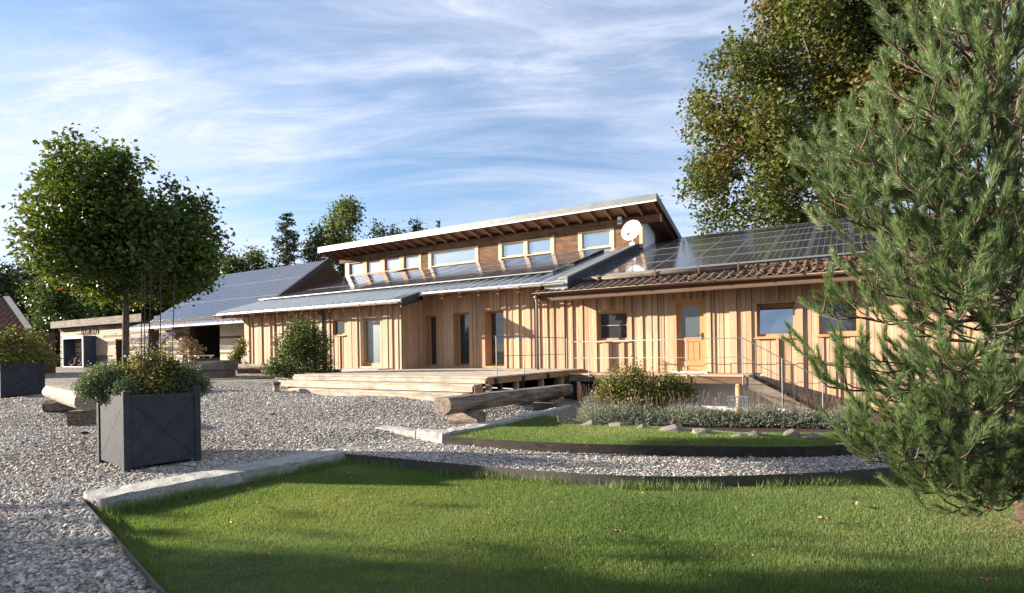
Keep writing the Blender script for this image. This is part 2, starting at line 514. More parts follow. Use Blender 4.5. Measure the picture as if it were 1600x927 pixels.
# ---------------------------------------------------------------- ground
def seg_d(p, a, b):
    ab = (b[0] - a[0], b[1] - a[1]); ap = (p[0] - a[0], p[1] - a[1])
    t = max(0, min(1, (ap[0] * ab[0] + ap[1] * ab[1]) / (ab[0] ** 2 + ab[1] ** 2 + 1e-12)))
    return math.hypot(ap[0] - ab[0] * t, ap[1] - ab[1] * t)
def inpoly(x, y, P):
    c = False
    n = len(P)
    for i in range(n):
        x1, y1 = P[i]; x2, y2 = P[(i + 1) % n]
        if (y1 > y) != (y2 > y) and x < (x2 - x1) * (y - y1) / (y2 - y1) + x1:
            c = not c
    return c
def inpoly_np(X, Y, P):
    c = np.zeros(X.shape, bool)
    n = len(P)
    for i in range(n):
        x1, y1 = P[i]; x2, y2 = P[(i + 1) % n]
        if y1 == y2: continue
        c ^= ((y1 > Y) != (y2 > Y)) & (X < (x2 - x1) * (Y - y1) / (y2 - y1) + x1)
    return c
def chaikin(P, n=2):
    for _ in range(n):
        Q = [P[0]]
        for a, b in zip(P[:-1], P[1:]):
            Q += [(a[0] * .75 + b[0] * .25, a[1] * .75 + b[1] * .25), (a[0] * .25 + b[0] * .75, a[1] * .25 + b[1] * .75)]
        Q.append(P[-1]); P = Q
    return P
CTRL = np.array([(-5, 7.1, .11), (-5.1, 6.4, .08), (-3, 3.9, .05), (-6, 3, .05), (-10, 4, .10), (-2.4, 8.5, .12), (0, 7.6, .11), (2, 7, .11), (4, 7, .11), (6.5, 7.8, .11), (9, 8.5, .1),
    (-1.3, 8.9, .13), (-.9, 10.4, .21), (.9, 13.1, .15), (-2.6, 10.2, .24), (-.6, 12.6, .42), (-1.2, 13.2, .47), (-3, 14.0, .51), (-6.9, 16.4, .56), (-10, 18.8, .70), (-14.2, 16.4, .46),
    (-8.2, 10.6, .26), (-11, 14, .38), (-9.5, 21.5, .88), (-13, 25, .95), (-20, 30, .95), (-30, 38, .93), (-45, 45, .93), (-30, 20, .7), (-20, 14, .4), (-18, 5, .2), (-40, 10, .5),
    (1.8, 13.6, .0), (1, 15, .1), (4, 14.6, -.30), (7.7, 13.0, -.38), (12, 11, -.3), (14, 18, -.4), (5, 22, 0), (-3, 24, .6), (10, 30, .2), (-10, 40, .9), (5, 10, .0)])
CT = CTRL
def G(x, y):
    x = np.asarray(x, float); y = np.asarray(y, float)
    d2 = (x[..., None] - CT[:, 0]) ** 2 + (y[..., None] - CT[:, 1]) ** 2
    wgt = 1.0 / (d2 + .15) ** 1.7
    return (wgt * CT[:, 2]).sum(-1) / wgt.sum(-1)
def Gz(x, y): return float(G(np.array([x]), np.array([y]))[0])

KERB_F = [(-4.21, 5.68), (-3.37, 6.90), (-2.45, 8.20)]
EDGE_CURVE = chaikin([(-2.52, 8.20), (-1.43, 7.66), (-.02, 6.95), (1.1, 6.50), (2.17, 6.36), (3.31, 6.44), (4.59, 6.69), (6.5, 7.3), (9, 8.0), (13.5, 8.8)], 2)
LEFT_EDGE = [(-4.68, 5.99), (-2.29, 3.59), (.6, .7)]
LAWN = KERB_F[:] + EDGE_CURVE + [(13.5, .7), (.6, .7), (-2.29, 3.59), (-4.66, 5.97)]
BOARD_C = chaikin([(-1.12, 8.86), (-.02, 8.30), (.89, 7.97), (2.19, 7.68), (3.39, 7.47), (4.19, 7.46), (5.37, 7.81), (6.5, 8.35)], 2)
STONE_LINE = [(6.5, 8.75), (4.91, 8.62), (4.35, 8.66), (3.59, 8.80), (3.13, 9.15), (2.54, 9.5), (1.42, 10.04), (.98, 10.85), (.62, 11.55)]
GRAN_R = [(.62, 11.55), (.22, 10.85), (-.31, 10.04), (-1.12, 8.98)]
UPPER = BOARD_C + STONE_LINE + GRAN_R[1:]
BED = [(6.5, 8.75), (7.6, 8.9), (8.2, 11.6), (2.0, 14.2), (1.3, 12.8), (.62, 11.55)] + STONE_LINE[-2:0:-1]
def bed_z(x, y):
    t = np.clip((y - 10.2 + .25 * (x - 2)) / 3.4, 0, 1)
    return .25 * (1 - t) + t * (-.25)
def upper_z(x, y):
    return .235 + .02 * np.clip((y - 8) / 2, 0, 1) + 0 * x

def build_ground():
    X0, X1, Y0, Y1 = -14.0, 13.5, .7, 20.0
    pts, edges = [], []
    def chain(P, close):
        b = len(pts)
        for p in P: pts.append(Vector((p[0], p[1])))
        n = len(P)
        for i in range(n if close else n - 1):
            edges.append((b + i, b + (i + 1) % n))
    chain([(X0, Y0), (X1, Y0), (X1, Y1), (X0, Y1)], True)
    for P in (LAWN, UPPER, BED): chain(P, True)
    y = Y0 + .2
    while y < Y1:
        st = .25 if y < 12 else .5
        x = X0 + .2
        while x < X1:
            pts.append(Vector((x + random.uniform(-.04, .04), y + random.uniform(-.04, .04)))); x += st
        y += st
    V, E_, Fs, *_ = delaunay_2d_cdt(pts, edges, [], 0, 1e-4)
    V = np.array([(v.x, v.y) for v in V]); Fs = np.array([f for f in Fs if len(f) == 3])
    C = V[Fs].mean(1)
    il = inpoly_np(C[:, 0], C[:, 1], LAWN); iu = inpoly_np(C[:, 0], C[:, 1], UPPER) & ~il
    ib = inpoly_np(C[:, 0], C[:, 1], BED) & ~il & ~iu
    ig = ~(il | iu | ib)
    def sheet(name, mask, zf, mat):
        f = Fs[mask]; idx, inv = np.unique(f, return_inverse=True)
        v = V[idx]; z = zf(v[:, 0], v[:, 1])
        # keep upward winding
        f2 = inv.reshape(-1, 3)
        a, b, c = v[f2[:, 0]], v[f2[:, 1]], v[f2[:, 2]]
        cr = (b[:, 0] - a[:, 0]) * (c[:, 1] - a[:, 1]) - (b[:, 1] - a[:, 1]) * (c[:, 0] - a[:, 0])
        f2[cr < 0] = f2[cr < 0][:, ::-1]
        o = np_mesh(name, np.column_stack([v, z]), f2, mat, None, None, True)
        return tag(o, kind='structure')
    sheet('gravel_yard', ig, G, M['gravel'])
    sheet('lawn', il, lambda x, y: 0 * x - .012 + .012 * np.sin(x * .9) * np.sin(y * 1.1), M['lawn'])
    sheet('upper_lawn', iu, lambda x, y: upper_z(x, y) - .015, M['lawn'])
    sheet('planting_bed', ib, bed_z, M['soil'])
build_ground()
# the far yard and the land to the horizon, stitched round the near sheet
def build_far():
    X0, X1, Y0, Y1 = -14.0, 13.5, .7, 20.0
    xs = np.concatenate([[-1500, -600, -250, -120, -80], np.arange(-60, -14, 2.0), np.arange(-14, 13.6, 1.375), [16, 20, 26, 34, 50, 80, 150, 400, 1500]])
    ys = np.concatenate([[-300, -100, -50, -25, -12, -5], np.linspace(.7, 20, 15), np.arange(22, 60, 2.0), [70, 90, 130, 200, 400, 900, 3000]])
    V = np.array([(x, y) for y in ys for x in xs])
    z = G(V[:, 0], V[:, 1])
    nx = len(xs)
    yard, land = [], []
    for j in range(len(ys) - 1):
        for i in range(nx - 1):
            cx, cy = (xs[i] + xs[i + 1]) / 2, (ys[j] + ys[j + 1]) / 2
            if X0 < cx < X1 and Y0 < cy < Y1: continue
            q = (j * nx + i, j * nx + i + 1, (j + 1) * nx + i + 1, (j + 1) * nx + i)
            (yard if (-46 < cx < 15 and -25 < cy < 46) else land).append(q)
    V3 = np.column_stack([V, z])
    tag(np_mesh('far_gravel', V3, yard, M['gravel'], None, None, True), kind='structure')
    tag(np_mesh('meadow', V3, land, M['meadow'], None, None, True), kind='structure')
build_far()

# grass blades and pebbles (stuff)
def blades(name, poly, zf, n, bounds, hmin, hmax, wid):
    x = RNG.uniform(bounds[0], bounds[1], n); y = RNG.uniform(bounds[2], bounds[3], n)
    ok = inpoly_np(x, y, poly) & (np.abs(x) < y * 1.1 + .9)
    x, y = x[ok], y[ok]; n = len(x)
    z = zf(x, y)
    a = RNG.uniform(0, 2 * np.pi, n)
    h = RNG.uniform(hmin, hmax, n) * (1 + .25 * np.sin(x * 2.1 + 1.3 * np.sin(y * 1.7)) * np.sin(y * 2.6))
    lean = RNG.uniform(.1, .8, n); la = RNG.uniform(0, 2 * np.pi, n)
    wd = wid * RNG.uniform(.7, 1.3, n)
    dx, dy = np.cos(a) * wd, np.sin(a) * wd
    V = np.empty((n, 3, 3))
    V[:, 0] = np.column_stack([x - dx, y - dy, z - .02]); V[:, 1] = np.column_stack([x + dx, y + dy, z - .02])
    V[:, 2] = np.column_stack([x + np.cos(la) * lean * h, y + np.sin(la) * lean * h, z + h])
    patch = .10 * np.sin(x * .7 - y * 1.9 + 2) * np.sin(x * 1.7 + y * .9) + .12 * np.sin(x * 1.3 + y * .6) + .10 * np.sin(y * 2.3 - x * .8) + .08 * np.sin(x * 5.1) * np.sin(y * 4.3)
    r = np.clip(RNG.normal(.47, .2, n) + patch, 0, .97)
    r[RNG.random(n) < .012] = 1.0
    o = np_mesh(name, V.reshape(-1, 3), np.arange(n * 3).reshape(-1, 3), M['grass'], r)
    return tag(o, kind='stuff')
blades('grass', LAWN, lambda x, y: 0 * x, 1300000, (-5, 9.5, 2.6, 9.0), .012, .028, .0028)
blades('upper_grass', UPPER, upper_z, 300000, (-1.5, 7, 7.2, 11.8), .015, .038, .0035)
# taller tufts left along the edging
def strip_grass(name, line, n, off, hmin, hmax):
    P = np.array(line); L = np.concatenate([[0], np.cumsum(np.linalg.norm(np.diff(P, axis=0), axis=1))])
    s = RNG.uniform(0, L[-1], n)
    keep = (np.sin(s * 3.1) + np.sin(s * 7.7 + 1) + RNG.normal(0, .8, n)) > .1
    s = s[keep]; n = len(s)
    x = np.interp(s, L, P[:, 0]) + RNG.normal(off[0], .05, n); y = np.interp(s, L, P[:, 1]) + RNG.normal(off[1], .05, n)
    a = RNG.uniform(0, 2 * np.pi, n); h = RNG.uniform(hmin, hmax, n); la = RNG.uniform(0, 2 * np.pi, n)
    V = np.empty((n, 3, 3))
    V[:, 0] = np.column_stack([x - np.cos(a) * .004, y - np.sin(a) * .004, 0 * x - .02]); V[:, 1] = np.column_stack([x + np.cos(a) * .004, y + np.sin(a) * .004, 0 * x - .02])
    V[:, 2] = np.column_stack([x + np.cos(la) * .5 * h, y + np.sin(la) * .5 * h, h])
    tag(np_mesh(name, V.reshape(-1, 3), np.arange(n * 3).reshape(-1, 3), M['grass'], np.clip(RNG.normal(.5, .2, n), 0, .97)), kind='stuff')
strip_grass('edge_grass', EDGE_CURVE, 9000, (-.02, -.10), .05, .13)
strip_grass('kerb_grass', KERB_F, 6000, (.07, -.05), .05, .13)
strip_grass('bed_edge_grass', LEFT_EDGE[:2], 2500, (.06, .04), .04, .09)

# base pebble: a squashed irregular octahedron subdivided once
def pebble_proto(sub):
    V = [(1, 0, 0), (-1, 0, 0), (0, 1, 0), (0, -1, 0), (0, 0, 1), (0, 0, -1)]
    Fc = [(0, 2, 4), (2, 1, 4), (1, 3, 4), (3, 0, 4), (2, 0, 5), (1, 2, 5), (3, 1, 5), (0, 3, 5)]
    if sub:
        V = list(V); cache = {}; out_ = []
        def mid(a, b):
            k = (min(a, b), max(a, b))
            if k not in cache:
                p = np.array(V[a]) + np.array(V[b]); V.append(tuple(p / np.linalg.norm(p))); cache[k] = len(V) - 1
            return cache[k]
        for a, b, c in Fc:
            ab, bc, ca = mid(a, b), mid(b, c), mid(c, a)
            out_ += [(a, ab, ca), (ab, b, bc), (ca, bc, c), (ab, bc, ca)]
        Fc = [f for f in out_ if min(V[i][2] for i in f) > -.75]
    else:
        Fc = Fc[:4]          # only the upper half shows
    return np.array(V, float), np.array(Fc)
NOT_GRAVEL = [LAWN, UPPER, BED]
KERB_B = [(-4.62, 5.97), (-3.78, 7.19), (-2.86, 8.49)]
def pebbles(name, n, bounds, size, sub, extra=None, cond=None):
    x = RNG.uniform(bounds[0], bounds[1], n); y = RNG.uniform(bounds[2], bounds[3], n)
    ok = (np.abs(x) < y * .97 + .3)
    for P in NOT_GRAVEL + [KERB_F + KERB_B[::-1]]: ok &= ~inpoly_np(x, y, P)
    if cond is not None: ok &= cond(x, y)
    x, y = x[ok], y[ok]; n = len(x)
    PV, PF = pebble_proto(sub)
    z = G(x, y)
    s = size * np.exp(RNG.normal(0, .3, n))
    sc = np.column_stack([s * RNG.uniform(.8, 1.35, n), s * RNG.uniform(.7, 1.1, n), s * RNG.uniform(.45, .8, n)])
    a = RNG.uniform(0, 2 * np.pi, n); tl = RNG.normal(0, .35, n)
    V = PV[None] * (1 + RNG.normal(0, .13, (n, len(PV), 1))) * sc[:, None, :]
    ca, sa, ct, st = np.cos(a)[:, None], np.sin(a)[:, None], np.cos(tl)[:, None], np.sin(tl)[:, None]
    y1 = V[..., 1] * ct - V[..., 2] * st; z1 = V[..., 1] * st + V[..., 2] * ct
    Vx = V[..., 0] * ca - y1 * sa; Vy = V[..., 0] * sa + y1 * ca
    W_ = np.stack([Vx + x[:, None], Vy + y[:, None], z1 + (z + RNG.uniform(-.2, .45, n) * s)[:, None]], -1)
    Fc = PF[None] + (np.arange(n) * len(PV))[:, None, None]
    r = np.repeat(np.clip(RNG.beta(2.2, 2.0, n), 0, .94), len(PF))
    br = RNG.random(n) < .03 + .16 * np.exp(-((x + 5.6) / 2.2) ** 2 - ((y - 8.8) / 1.5) ** 2) * (np.sin(x * 2.7) * np.sin(y * 3.1) > -.35) + .05 * (np.sin(x * 1.9 + y) > .6)
    r[np.repeat(br, len(PF))] = 1.0
    return tag(np_mesh(name, W_.reshape(-1, 3), Fc.reshape(-1, 3), M['pebble'], r), kind='stuff')
pebbles('gravel_stones', 56000, (-7, -1, 2.9, 6.6), .0132, True)
pebbles('gravel_pieces', 62000, (-8.5, -1, 6.4, 8.6), .0135, False)
pebbles('path_stones', 62000, (-2.6, 8.0, 6.2, 9.2), .0135, False)
pebbles('yard_stones', 135000, (-12.5, 1.2, 8.2, 14.2), .0150, False)
pebbles('yard_pebbles', 60000, (-14, -1, 13.8, 17.5), .018, False, None, lambda x, y: ~((x + .58 * y > 9.2) & (y > 13)) & (y < 17.2))

# steel edgings, kerb slabs, granite blocks, board, stones
def strip(name, line, z0, z1, th, mat, label, cat):
    mb = MB()
    P = [Vector((p[0], p[1], 0)) for p in line]
    L, R = [], []
    for i, p in enumerate(P):
        d = (P[min(i + 1, len(P) - 1)] - P[max(i - 1, 0)]).normalized()
        n = Vector((-d.y, d.x, 0)) * th / 2
        L.append(p + n); R.append(p - n)
    for i in range(len(P) - 1):
        f0 = lambda q, z: (q.x, q.y, z)
        mb.add([f0(L[i], z0), f0(R[i], z0), f0(R[i + 1], z0), f0(L[i + 1], z0), f0(L[i], z1), f0(R[i], z1), f0(R[i + 1], z1), f0(L[i + 1], z1)],
               [(4, 5, 6, 7), (0, 4, 7, 3), (1, 2, 6, 5)])
    return tag(mb.build(name, mat), label, cat)
strip('steel_edging', EDGE_CURVE, -.08, .125, .012, M['edge_steel'], 'curved dark steel edging between the main lawn and the gravel path', 'edging')
strip('steel_edging', LEFT_EDGE, -.08, .10, .018, M['edge_steel'], 'straight dark edging strip between left gravel and the lawn corner', 'edging')
def rough_block(name, P, z0, z1, mat, label, cat, group=None, jit=.012, parent=None):
    # P: four plan corners; subdivided and jittered for hewn stone
    mb = MB()
    P = [Vector((p[0], p[1], 0)) for p in P]
    nl = max(3, int((P[1] - P[0]).length / .12)); nw = max(2, int((P[3] - P[0]).length / .14))
    def pt(i, j, z):
        a = P[0].lerp(P[1], i / nl); b = P[3].lerp(P[2], i / nl)
        q = a.lerp(b, j / nw)
        r = random.Random(hash((round(q.x, 3), round(q.y, 3), round(z, 3))) & 0xffff)
        return (q.x + r.uniform(-jit, jit), q.y + r.uniform(-jit, jit), z + r.uniform(-jit, jit) * .8)
    for zz, flip in ((z1, False),):
        for i in range(nl):
            for j in range(nw):
                mb.add([pt(i, j, zz), pt(i + 1, j, zz), pt(i + 1, j + 1, zz), pt(i, j + 1, zz)], [(0, 1, 2, 3)])
    zs = [z0, (z0 + z1) / 2, z1]
    for k in range(2):
        for i in range(nl):
            for j in (0, nw):
                q = [pt(i, j, zs[k]), pt(i + 1, j, zs[k]), pt(i + 1, j, zs[k + 1]), pt(i, j, zs[k + 1])]
                mb.add(q if j == 0 else q[::-1], [(0, 1, 2, 3)])
        for j in range(nw):
            for i in (0, nl):
                q = [pt(i, j, zs[k]), pt(i, j + 1, zs[k]), pt(i, j + 1, zs[k + 1]), pt(i, j, zs[k + 1])]
                mb.add(q if i == nl else q[::-1], [(0, 1, 2, 3)])
    return tag(mb.build(name, mat, parent), label, cat, group)
def lerp2(a, b, t): return (a[0] + (b[0] - a[0]) * t, a[1] + (b[1] - a[1]) * t)
g = 'granite slabs edging the lawn corner'
rough_block('kerb_slab', [KERB_F[0], lerp2(KERB_F[0], KERB_F[1], .995), lerp2(KERB_B[0], KERB_B[1], .995), KERB_B[0]], -.1, .155, M['granite'], 'nearer long granite slab below the dark cross-panelled planter', 'kerb stone', g, .014)
rough_block('kerb_slab', [lerp2(KERB_F[1], KERB_F[0], -.004), KERB_F[2], KERB_B[2], lerp2(KERB_B[1], KERB_B[0], -.004)], -.1, .15, M['granite'], 'farther granite slab ending where the curved steel edging begins', 'kerb stone', g, .014)
gb = 'granite blocks around the upper lawn'
def gblock(a, b, wd, z0, z1, label):
    a = Vector((*a, 0)); b = Vector((*b, 0)); d = (b - a).normalized(); n = Vector((-d.y, d.x, 0)) * wd
    rough_block('granite_block', [(a.x, a.y), (b.x, b.y), (b.x + n.x, b.y + n.y), (a.x + n.x, a.y + n.y)], z0, z1, M['granite'], label, 'stone block', gb, .016)
gblock((-1.10, 8.86), (-.30, 9.92), .30, .02, .31, 'corner granite block where the long log bench begins')
gblock((-.28, 9.95), (.22, 10.72), .28, .05, .315, 'second granite block along the upper lawn beside the log bench')
gblock((.24, 10.75), (.78, 11.75), .28, .05, .32, 'third granite block along the upper lawn, under the middle of the log bench')
gblock((.80, 11.8), (1.45, 12.95), .28, .0, .30, 'farthest granite block in the row, beside the lavender')
gblock((-1.62, 9.32), (-1.13, 8.87), .26, .02, .29, 'pale granite block facing the path, left of the corner block')
gblock((-2.50, 10.0), (-1.66, 9.36), .26, .10, .265, 'low granite block half sunk in gravel at the left end of the row')
for i in range(3):
    k = len(BOARD_C) - 1
    a, b = int(k * i / 3), int(k * (i + 1) / 3)
    strip('edging_board', BOARD_C[a:b + 1], -.02, .255, .045, M['edge_wood'],
          ['left timber edging board holding the small upper lawn', 'middle timber edging board along the front of the upper lawn', 'right timber edging board of the upper lawn, running behind the pine'][i], 'edging board')
def boulder(name, c, r, mat, label, group, seed):
    rr = random.Random(seed)
    V, Fc = pebble_proto(True)
    V2, F2 = [], []
    bm_v = [Vector(v) for v in V]
    mb = MB()
    pts = []
    for v in bm_v:
        k = 1 + rr.uniform(-.22, .22)
        pts.append((c[0] + v.x * r[0] * k, c[1] + v.y * r[1] * k, c[2] + v.z * r[2] * k))
    mb.add(pts, [tuple(f) for f in Fc])
    return tag(mb.build(name, mat), label, 'stone', group)
st = [(925, 663, .20, .09, 'long flat reddish edging stone left of the lavender row'), (968, 664, .20, .07, 'second flat edging stone under the rose bush'), (1005, 668, .11, .08, 'small grey edging stone below the middle of the rose bush'),
      (1056, 671, .27, .10, 'widest flat edging stone in front of the lavender'), (1102, 675, .19, .09, 'brown edging stone right of the widest one'), (1158, 680, .13, .05, 'low pale edging stone in front of the wire basket'),
      (1184, 678, .13, .07, 'dark lumpy edging stone below the lavender centre'), (1242, 678, .16, .10, 'tallest pale edging stone near the foot of the stairs'), (1272, 682, .14, .06, 'low pale edging stone at the right end of the row'), (890, 657, .13, .07, 'small edging stone beside the granite blocks')]
for i, (x, y, r, h, lb) in enumerate(st):
    p = onz(x, y + 3, .25)
    boulder('edging_stone', (p.x, p.y + .08, .25), (r, r * .65, h), M['fieldstone'], lb, 'rough stones along the lavender bed', 40 + i)
p = onz(882, 660, .3)
a = MB(); a.hexa([(p.x - .1, p.y, .22), (p.x + .42, p.y - .1, .2), (p.x + .42, p.y, .2), (p.x - .1, p.y + .12, .22)], [(p.x - .12, p.y, .40), (p.x + .40, p.y - .1, .26), (p.x + .40, p.y, .27), (p.x - .12, p.y + .12, .41)])
tag(a.build('slate_slab', M['grey_wood']), 'leaning grey slab between the granite blocks and edging stones', 'stone slab')

# ---------------------------------------------------------------- the wooden house
def unit_mesh(name, mat):
    mb = MB().box(0, 1, 0, 1, 0, 1)
    me = bpy.data.meshes.new(name); me.from_pydata(mb.v, [], mb.f); me.materials.append(mat); me.update()
    return me
UNIT = {}
def piece(name, parent, u0, u1, v0, v1, z0, z1, mat):
    k = (name, mat)
    if k not in UNIT: UNIT[k] = unit_mesh(name, M[mat])
    return link(name, UNIT[k], parent, (u0, v0, z0), None, (u1 - u0, v1 - v0, z1 - z0))
SL = 0.307
ANG = math.atan(SL)
def zm(v): return 3.74 + SL * (v + .9)             # main roof
def zr(v): return 3.42 + SL * (v + .9)             # right wing roof
house = empty('wooden_house', ORG, -TH, 'long larch-clad house with solar roof and raised clerestory', 'house')

def wall_pieces(parent, u0, u1, v0, v1, z0, z1, ops, mat):
    us = sorted({u0, u1} | {o[0] for o in ops} | {o[1] for o in ops})
    mb = MB()
    for a, b in zip(us[:-1], us[1:]):
        zs = [(z0, z1)]
        for o in ops:
            if o[0] <= a + 1e-6 and o[1] >= b - 1e-6:
                zs = [q for s in zs for q in ((s[0], min(s[1], o[2])), (max(s[0], o[3]), s[1])) if q[1] - q[0] > .005]
        for q in zs: mb.box(a, b, v0, v1, q[0], q[1])
    return mb.build('wall', M[mat], parent)
def clad(parent, u0, u1, v, zlo, zhi, ops, seed, wmin=.075, wmax=.175):
    r = random.Random(seed)
    fixed = sorted({u0, u1} | {x for o in ops for x in (o[0], o[1])})
    for a, b in zip(fixed[:-1], fixed[1:]):
        n = max(1, round((b - a) / ((wmin + wmax) / 2)))
        ws = [r.uniform(wmin, wmax) for _ in range(n)]
        s = (b - a) / sum(ws); u = a
        for wd in ws:
            wd *= s; e = u + wd
            zs = [(zlo(u) if callable(zlo) else zlo, zhi)]
            for o in ops:
                if o[0] <= u + 1e-4 and o[1] >= e - 1e-4:
                    zs = [q for t in zs for q in ((t[0], min(t[1], o[2])), (max(t[0], o[3]), t[1])) if q[1] - q[0] > .02]
            th = r.choice((.02, .022, .03, .055, .068, .078))
            gp = r.uniform(.004, .010)
            for q in zs: piece('board', parent, u + gp, e - gp * .4, v - th, v - .002, q[0], q[1], 'larch')
            u = e
R_OPS = [(-2.85, -1.81, 1.84, 2.80), (-.46, .49, .87, 3.0), (1.78, 2.78, 1.84, 2.81), (3.27, 4.22, 1.86, 2.77)]
C_OPS = [(-9.86, -9.28, 1.03, 3.0), (-8.54, -7.77, 1.03, 3.04), (-7.15, -6.28, 1.03, 3.04)]
L_OPS = [(-13.6, -12.84, 2.3, 2.93), (-12.08, -10.96, 1.05, 2.96)]
wall_pieces(house, -4.5, 6.6, 0, .3, .86, 3.52, R_OPS, 'dark_wood')
wall_pieces(house, -9.94, -4.5, 0, .4, .9, 3.95, C_OPS, 'dark_wood')
wall_pieces(house, -19.3, -9.94, -1.2, -.8, .9, 3.58, L_OPS, 'dark_wood')
clad(house, -4.45, 6.6, 0, lambda u: .88 if u < 1.9 else max(-.7, .80 - .66 * (u - 1.7)), 3.50, R_OPS, 3)
clad(house, -9.90, -4.45, 0, .99, 3.93, C_OPS, 5)
clad(house, -19.28, -9.96, -1.2, .97, 3.56, L_OPS, 8)
# right-hand return of the left wing
b = MB().box(-10.34, -9.945, -1.18, 0, .9, 3.6); b.build('return_wall', M['dark_wood'], house)
r = random.Random(5); v = -1.2
while v < -.05:
    e = min(v + r.uniform(.09, .16), -.03)
    th = r.choice((.02, .035))
    piece('board', house, -9.944, -9.944 + th, v + .005, e - .003, .97, 3.56, 'larch')
    v = e
# left end wall and back, plinth
b = MB(); b.box(-19.3, -18.9, -.8, 6, .9, 3.6); b.box(-19.3, 6.6, 6.9, 7.2, 0, 5.0); b.box(6.3, 6.6, .3, 7.0, -.6, 3.6)
b.build('outer_wall', M['dark_wood'], house)
b = MB(); b.box(-4.4, 6.55, .02, .3, -.75, .86); b.build('plinth', M['plaster'], house)
b = MB(); b.hexa([(6.4, -.9, 3.42), (6.4, 8.7, 3.1), (6.6, 8.7, 3.1), (6.6, -.9, 3.42)], [(6.4, -.9, 3.43), (6.4, 8.7, 6.2), (6.6, 8.7, 6.2), (6.6, -.9, 3.43)]); b.build('gable', M['dark_wood'], house)

def opening(u0, u1, z0, z1, v, depth, fw, pane, kind='window', lining='frame', frame='frame', sill=True, mull=None, lin_t=.035, tilt=0.0):
    f = MB()
    # lining of the reveal
    f.box(u0, u0 + lin_t, v - .03, v + depth, z0, z1); f.box(u1 - lin_t, u1, v - .03, v + depth, z0, z1)
    f.box(u0 + lin_t, u1 - lin_t, v - .03, v + depth, z1 - lin_t, z1); f.box(u0 + lin_t, u1 - lin_t, v - .03, v + depth, z0, z0 + lin_t)
    wdw = f.build(kind, M[lining], house)
    g = MB()
    a0, a1, c0, c1 = u0 + lin_t, u1 - lin_t, z0 + lin_t, z1 - lin_t
    va, vb = v + depth - .07, v + depth - .005
    g.box(a0, a0 + fw, va, vb, c0, c1); g.box(a1 - fw, a1, va, vb, c0, c1)
    g.box(a0 + fw, a1 - fw, va, vb, c1 - fw, c1); g.box(a0 + fw, a1 - fw, va, vb, c0, c0 + fw * 1.25)
    if mull: g.box(a0 + fw, a1 - fw, va + .01, vb - .01, mull - .012, mull + .012)
    tl = lambda q: (q[0], q[1] + tilt * max(0, (q[2] - c0)), q[2])
    g.v = [tl(q) for q in g.v]; g.build('frame', M[frame], wdw)
    p = MB(); p.box(a0 + fw, a1 - fw, va + .03, va + .04, c0 + fw * 1.25, c1 - fw); p.v = [tl(q) for q in p.v]; p.build('pane', M[pane], wdw)
    d = MB(); d.box(u0, u1, v + depth + .0 + tilt, v + depth + .05 + tilt, z0, z1); d.build('backing', M['interior'], wdw)
    if sill:
        s = MB(); s.hexa([(u0 - .04, v - .10, z0 - .03), (u1 + .04, v - .10, z0 - .03), (u1 + .04, v - .01, z0 - .02), (u0 - .04, v - .01, z0 - .02)],
                         [(u0 - .04, v - .10, z0 - .005), (u1 + .04, v - .10, z0 - .005), (u1 + .04, v - .01, z0 + .012), (u0 - .04, v - .01, z0 + .012)])
        s.build('sill', M['frame'], wdw)
    return wdw
opening(*R_OPS[0], 0, .13, .055, 'glass_dark', mull=2.34)
opening(*R_OPS[2], 0, .13, .055, 'glass_blue', tilt=.19)
opening(*R_OPS[3], 0, .13, .055, 'glass_dark')
opening(*C_OPS[0], 0, .30, .05, 'glass_dark', 'tall_window', sill=False)
opening(*C_OPS[1], 0, .38, .05, 'glass_dark', 'tall_window', sill=False)
opening(*C_OPS[2], 0, .38, .05, 'glass_dark', 'tall_window', sill=False)
opening(*L_OPS[0], -1.2, .14, .04, 'glass_dark')
d = opening(*L_OPS[1], -1.2, .22, .10, 'glass_frost', 'glazed_door', sill=False, lining='frame_light')
b = MB(); b.tube([(-11.93, -1.08, 2.02), (-11.93, -1.13, 2.02), (-11.8, -1.13, 2.02)], .012, 6); b.build('handle', M['steel'], d)
# right wing door: frame, leaf with panel and glass
def right_door():
    u0, u1, z0, z1 = R_OPS[1]
    f = MB(); f.box(u0, u0 + .10, -.035, .12, z0, z1); f.box(u1 - .07, u1, -.035, .12, z0, z1); f.box(u0 + .10, u1 - .07, -.035, .12, z1 - .08, z1)
    dr = f.build('door', M['frame'], house)
    a0, a1, c0, c1 = u0 + .10, u1 - .07, z0 + .03, z1 - .08
    l = MB(); va, vb = .05, .10
    l.box(a0, a0 + .13, va, vb, c0, c1); l.box(a1 - .13, a1, va, vb, c0, c1)
    l.box(a0 + .13, a1 - .13, va, vb, c1 - .12, c1); l.box(a0 + .13, a1 - .13, va, vb, 1.78, 1.90); l.box(a0 + .13, a1 - .13, va, vb, c0, 1.22)
    l.box(a0 + .13, a1 - .13, .075, vb, 1.22, 1.78)
    l.build('leaf', M['door_wood'], dr)
    for i in range(3):
        q = a0 + .15 + i * (a1 - a0 - .30) / 3
        piece('door_panel', dr, q + .008, q + (a1 - a0 - .30) / 3 - .008, .058, .074, 1.25, 1.75, 'door_wood')
    p = MB(); p.box(a0 + .13, a1 - .13, .07, .08, 1.90, c1 - .12); p.build('pane', M['glass_frost'], dr)
    h = MB(); h.box(a1 - .09, a1 - .045, .035, .05, 1.83, 2.03); h.tube([(a1 - .067, .04, 1.96), (a1 - .067, -.01, 1.96), (a1 - .18, -.012, 1.96)], .011, 6); h.build('handle', M['dark_metal'], dr)
    k = MB(); k.box(a0, a1, .03, .05, .94, 1.06); k.build('kick_board', M['door_wood'], dr)
    s = MB(); s.box(u0 - .02, u1 + .02, -.14, .10, .872, .925); s.build('threshold', M['white'], dr)
right_door()

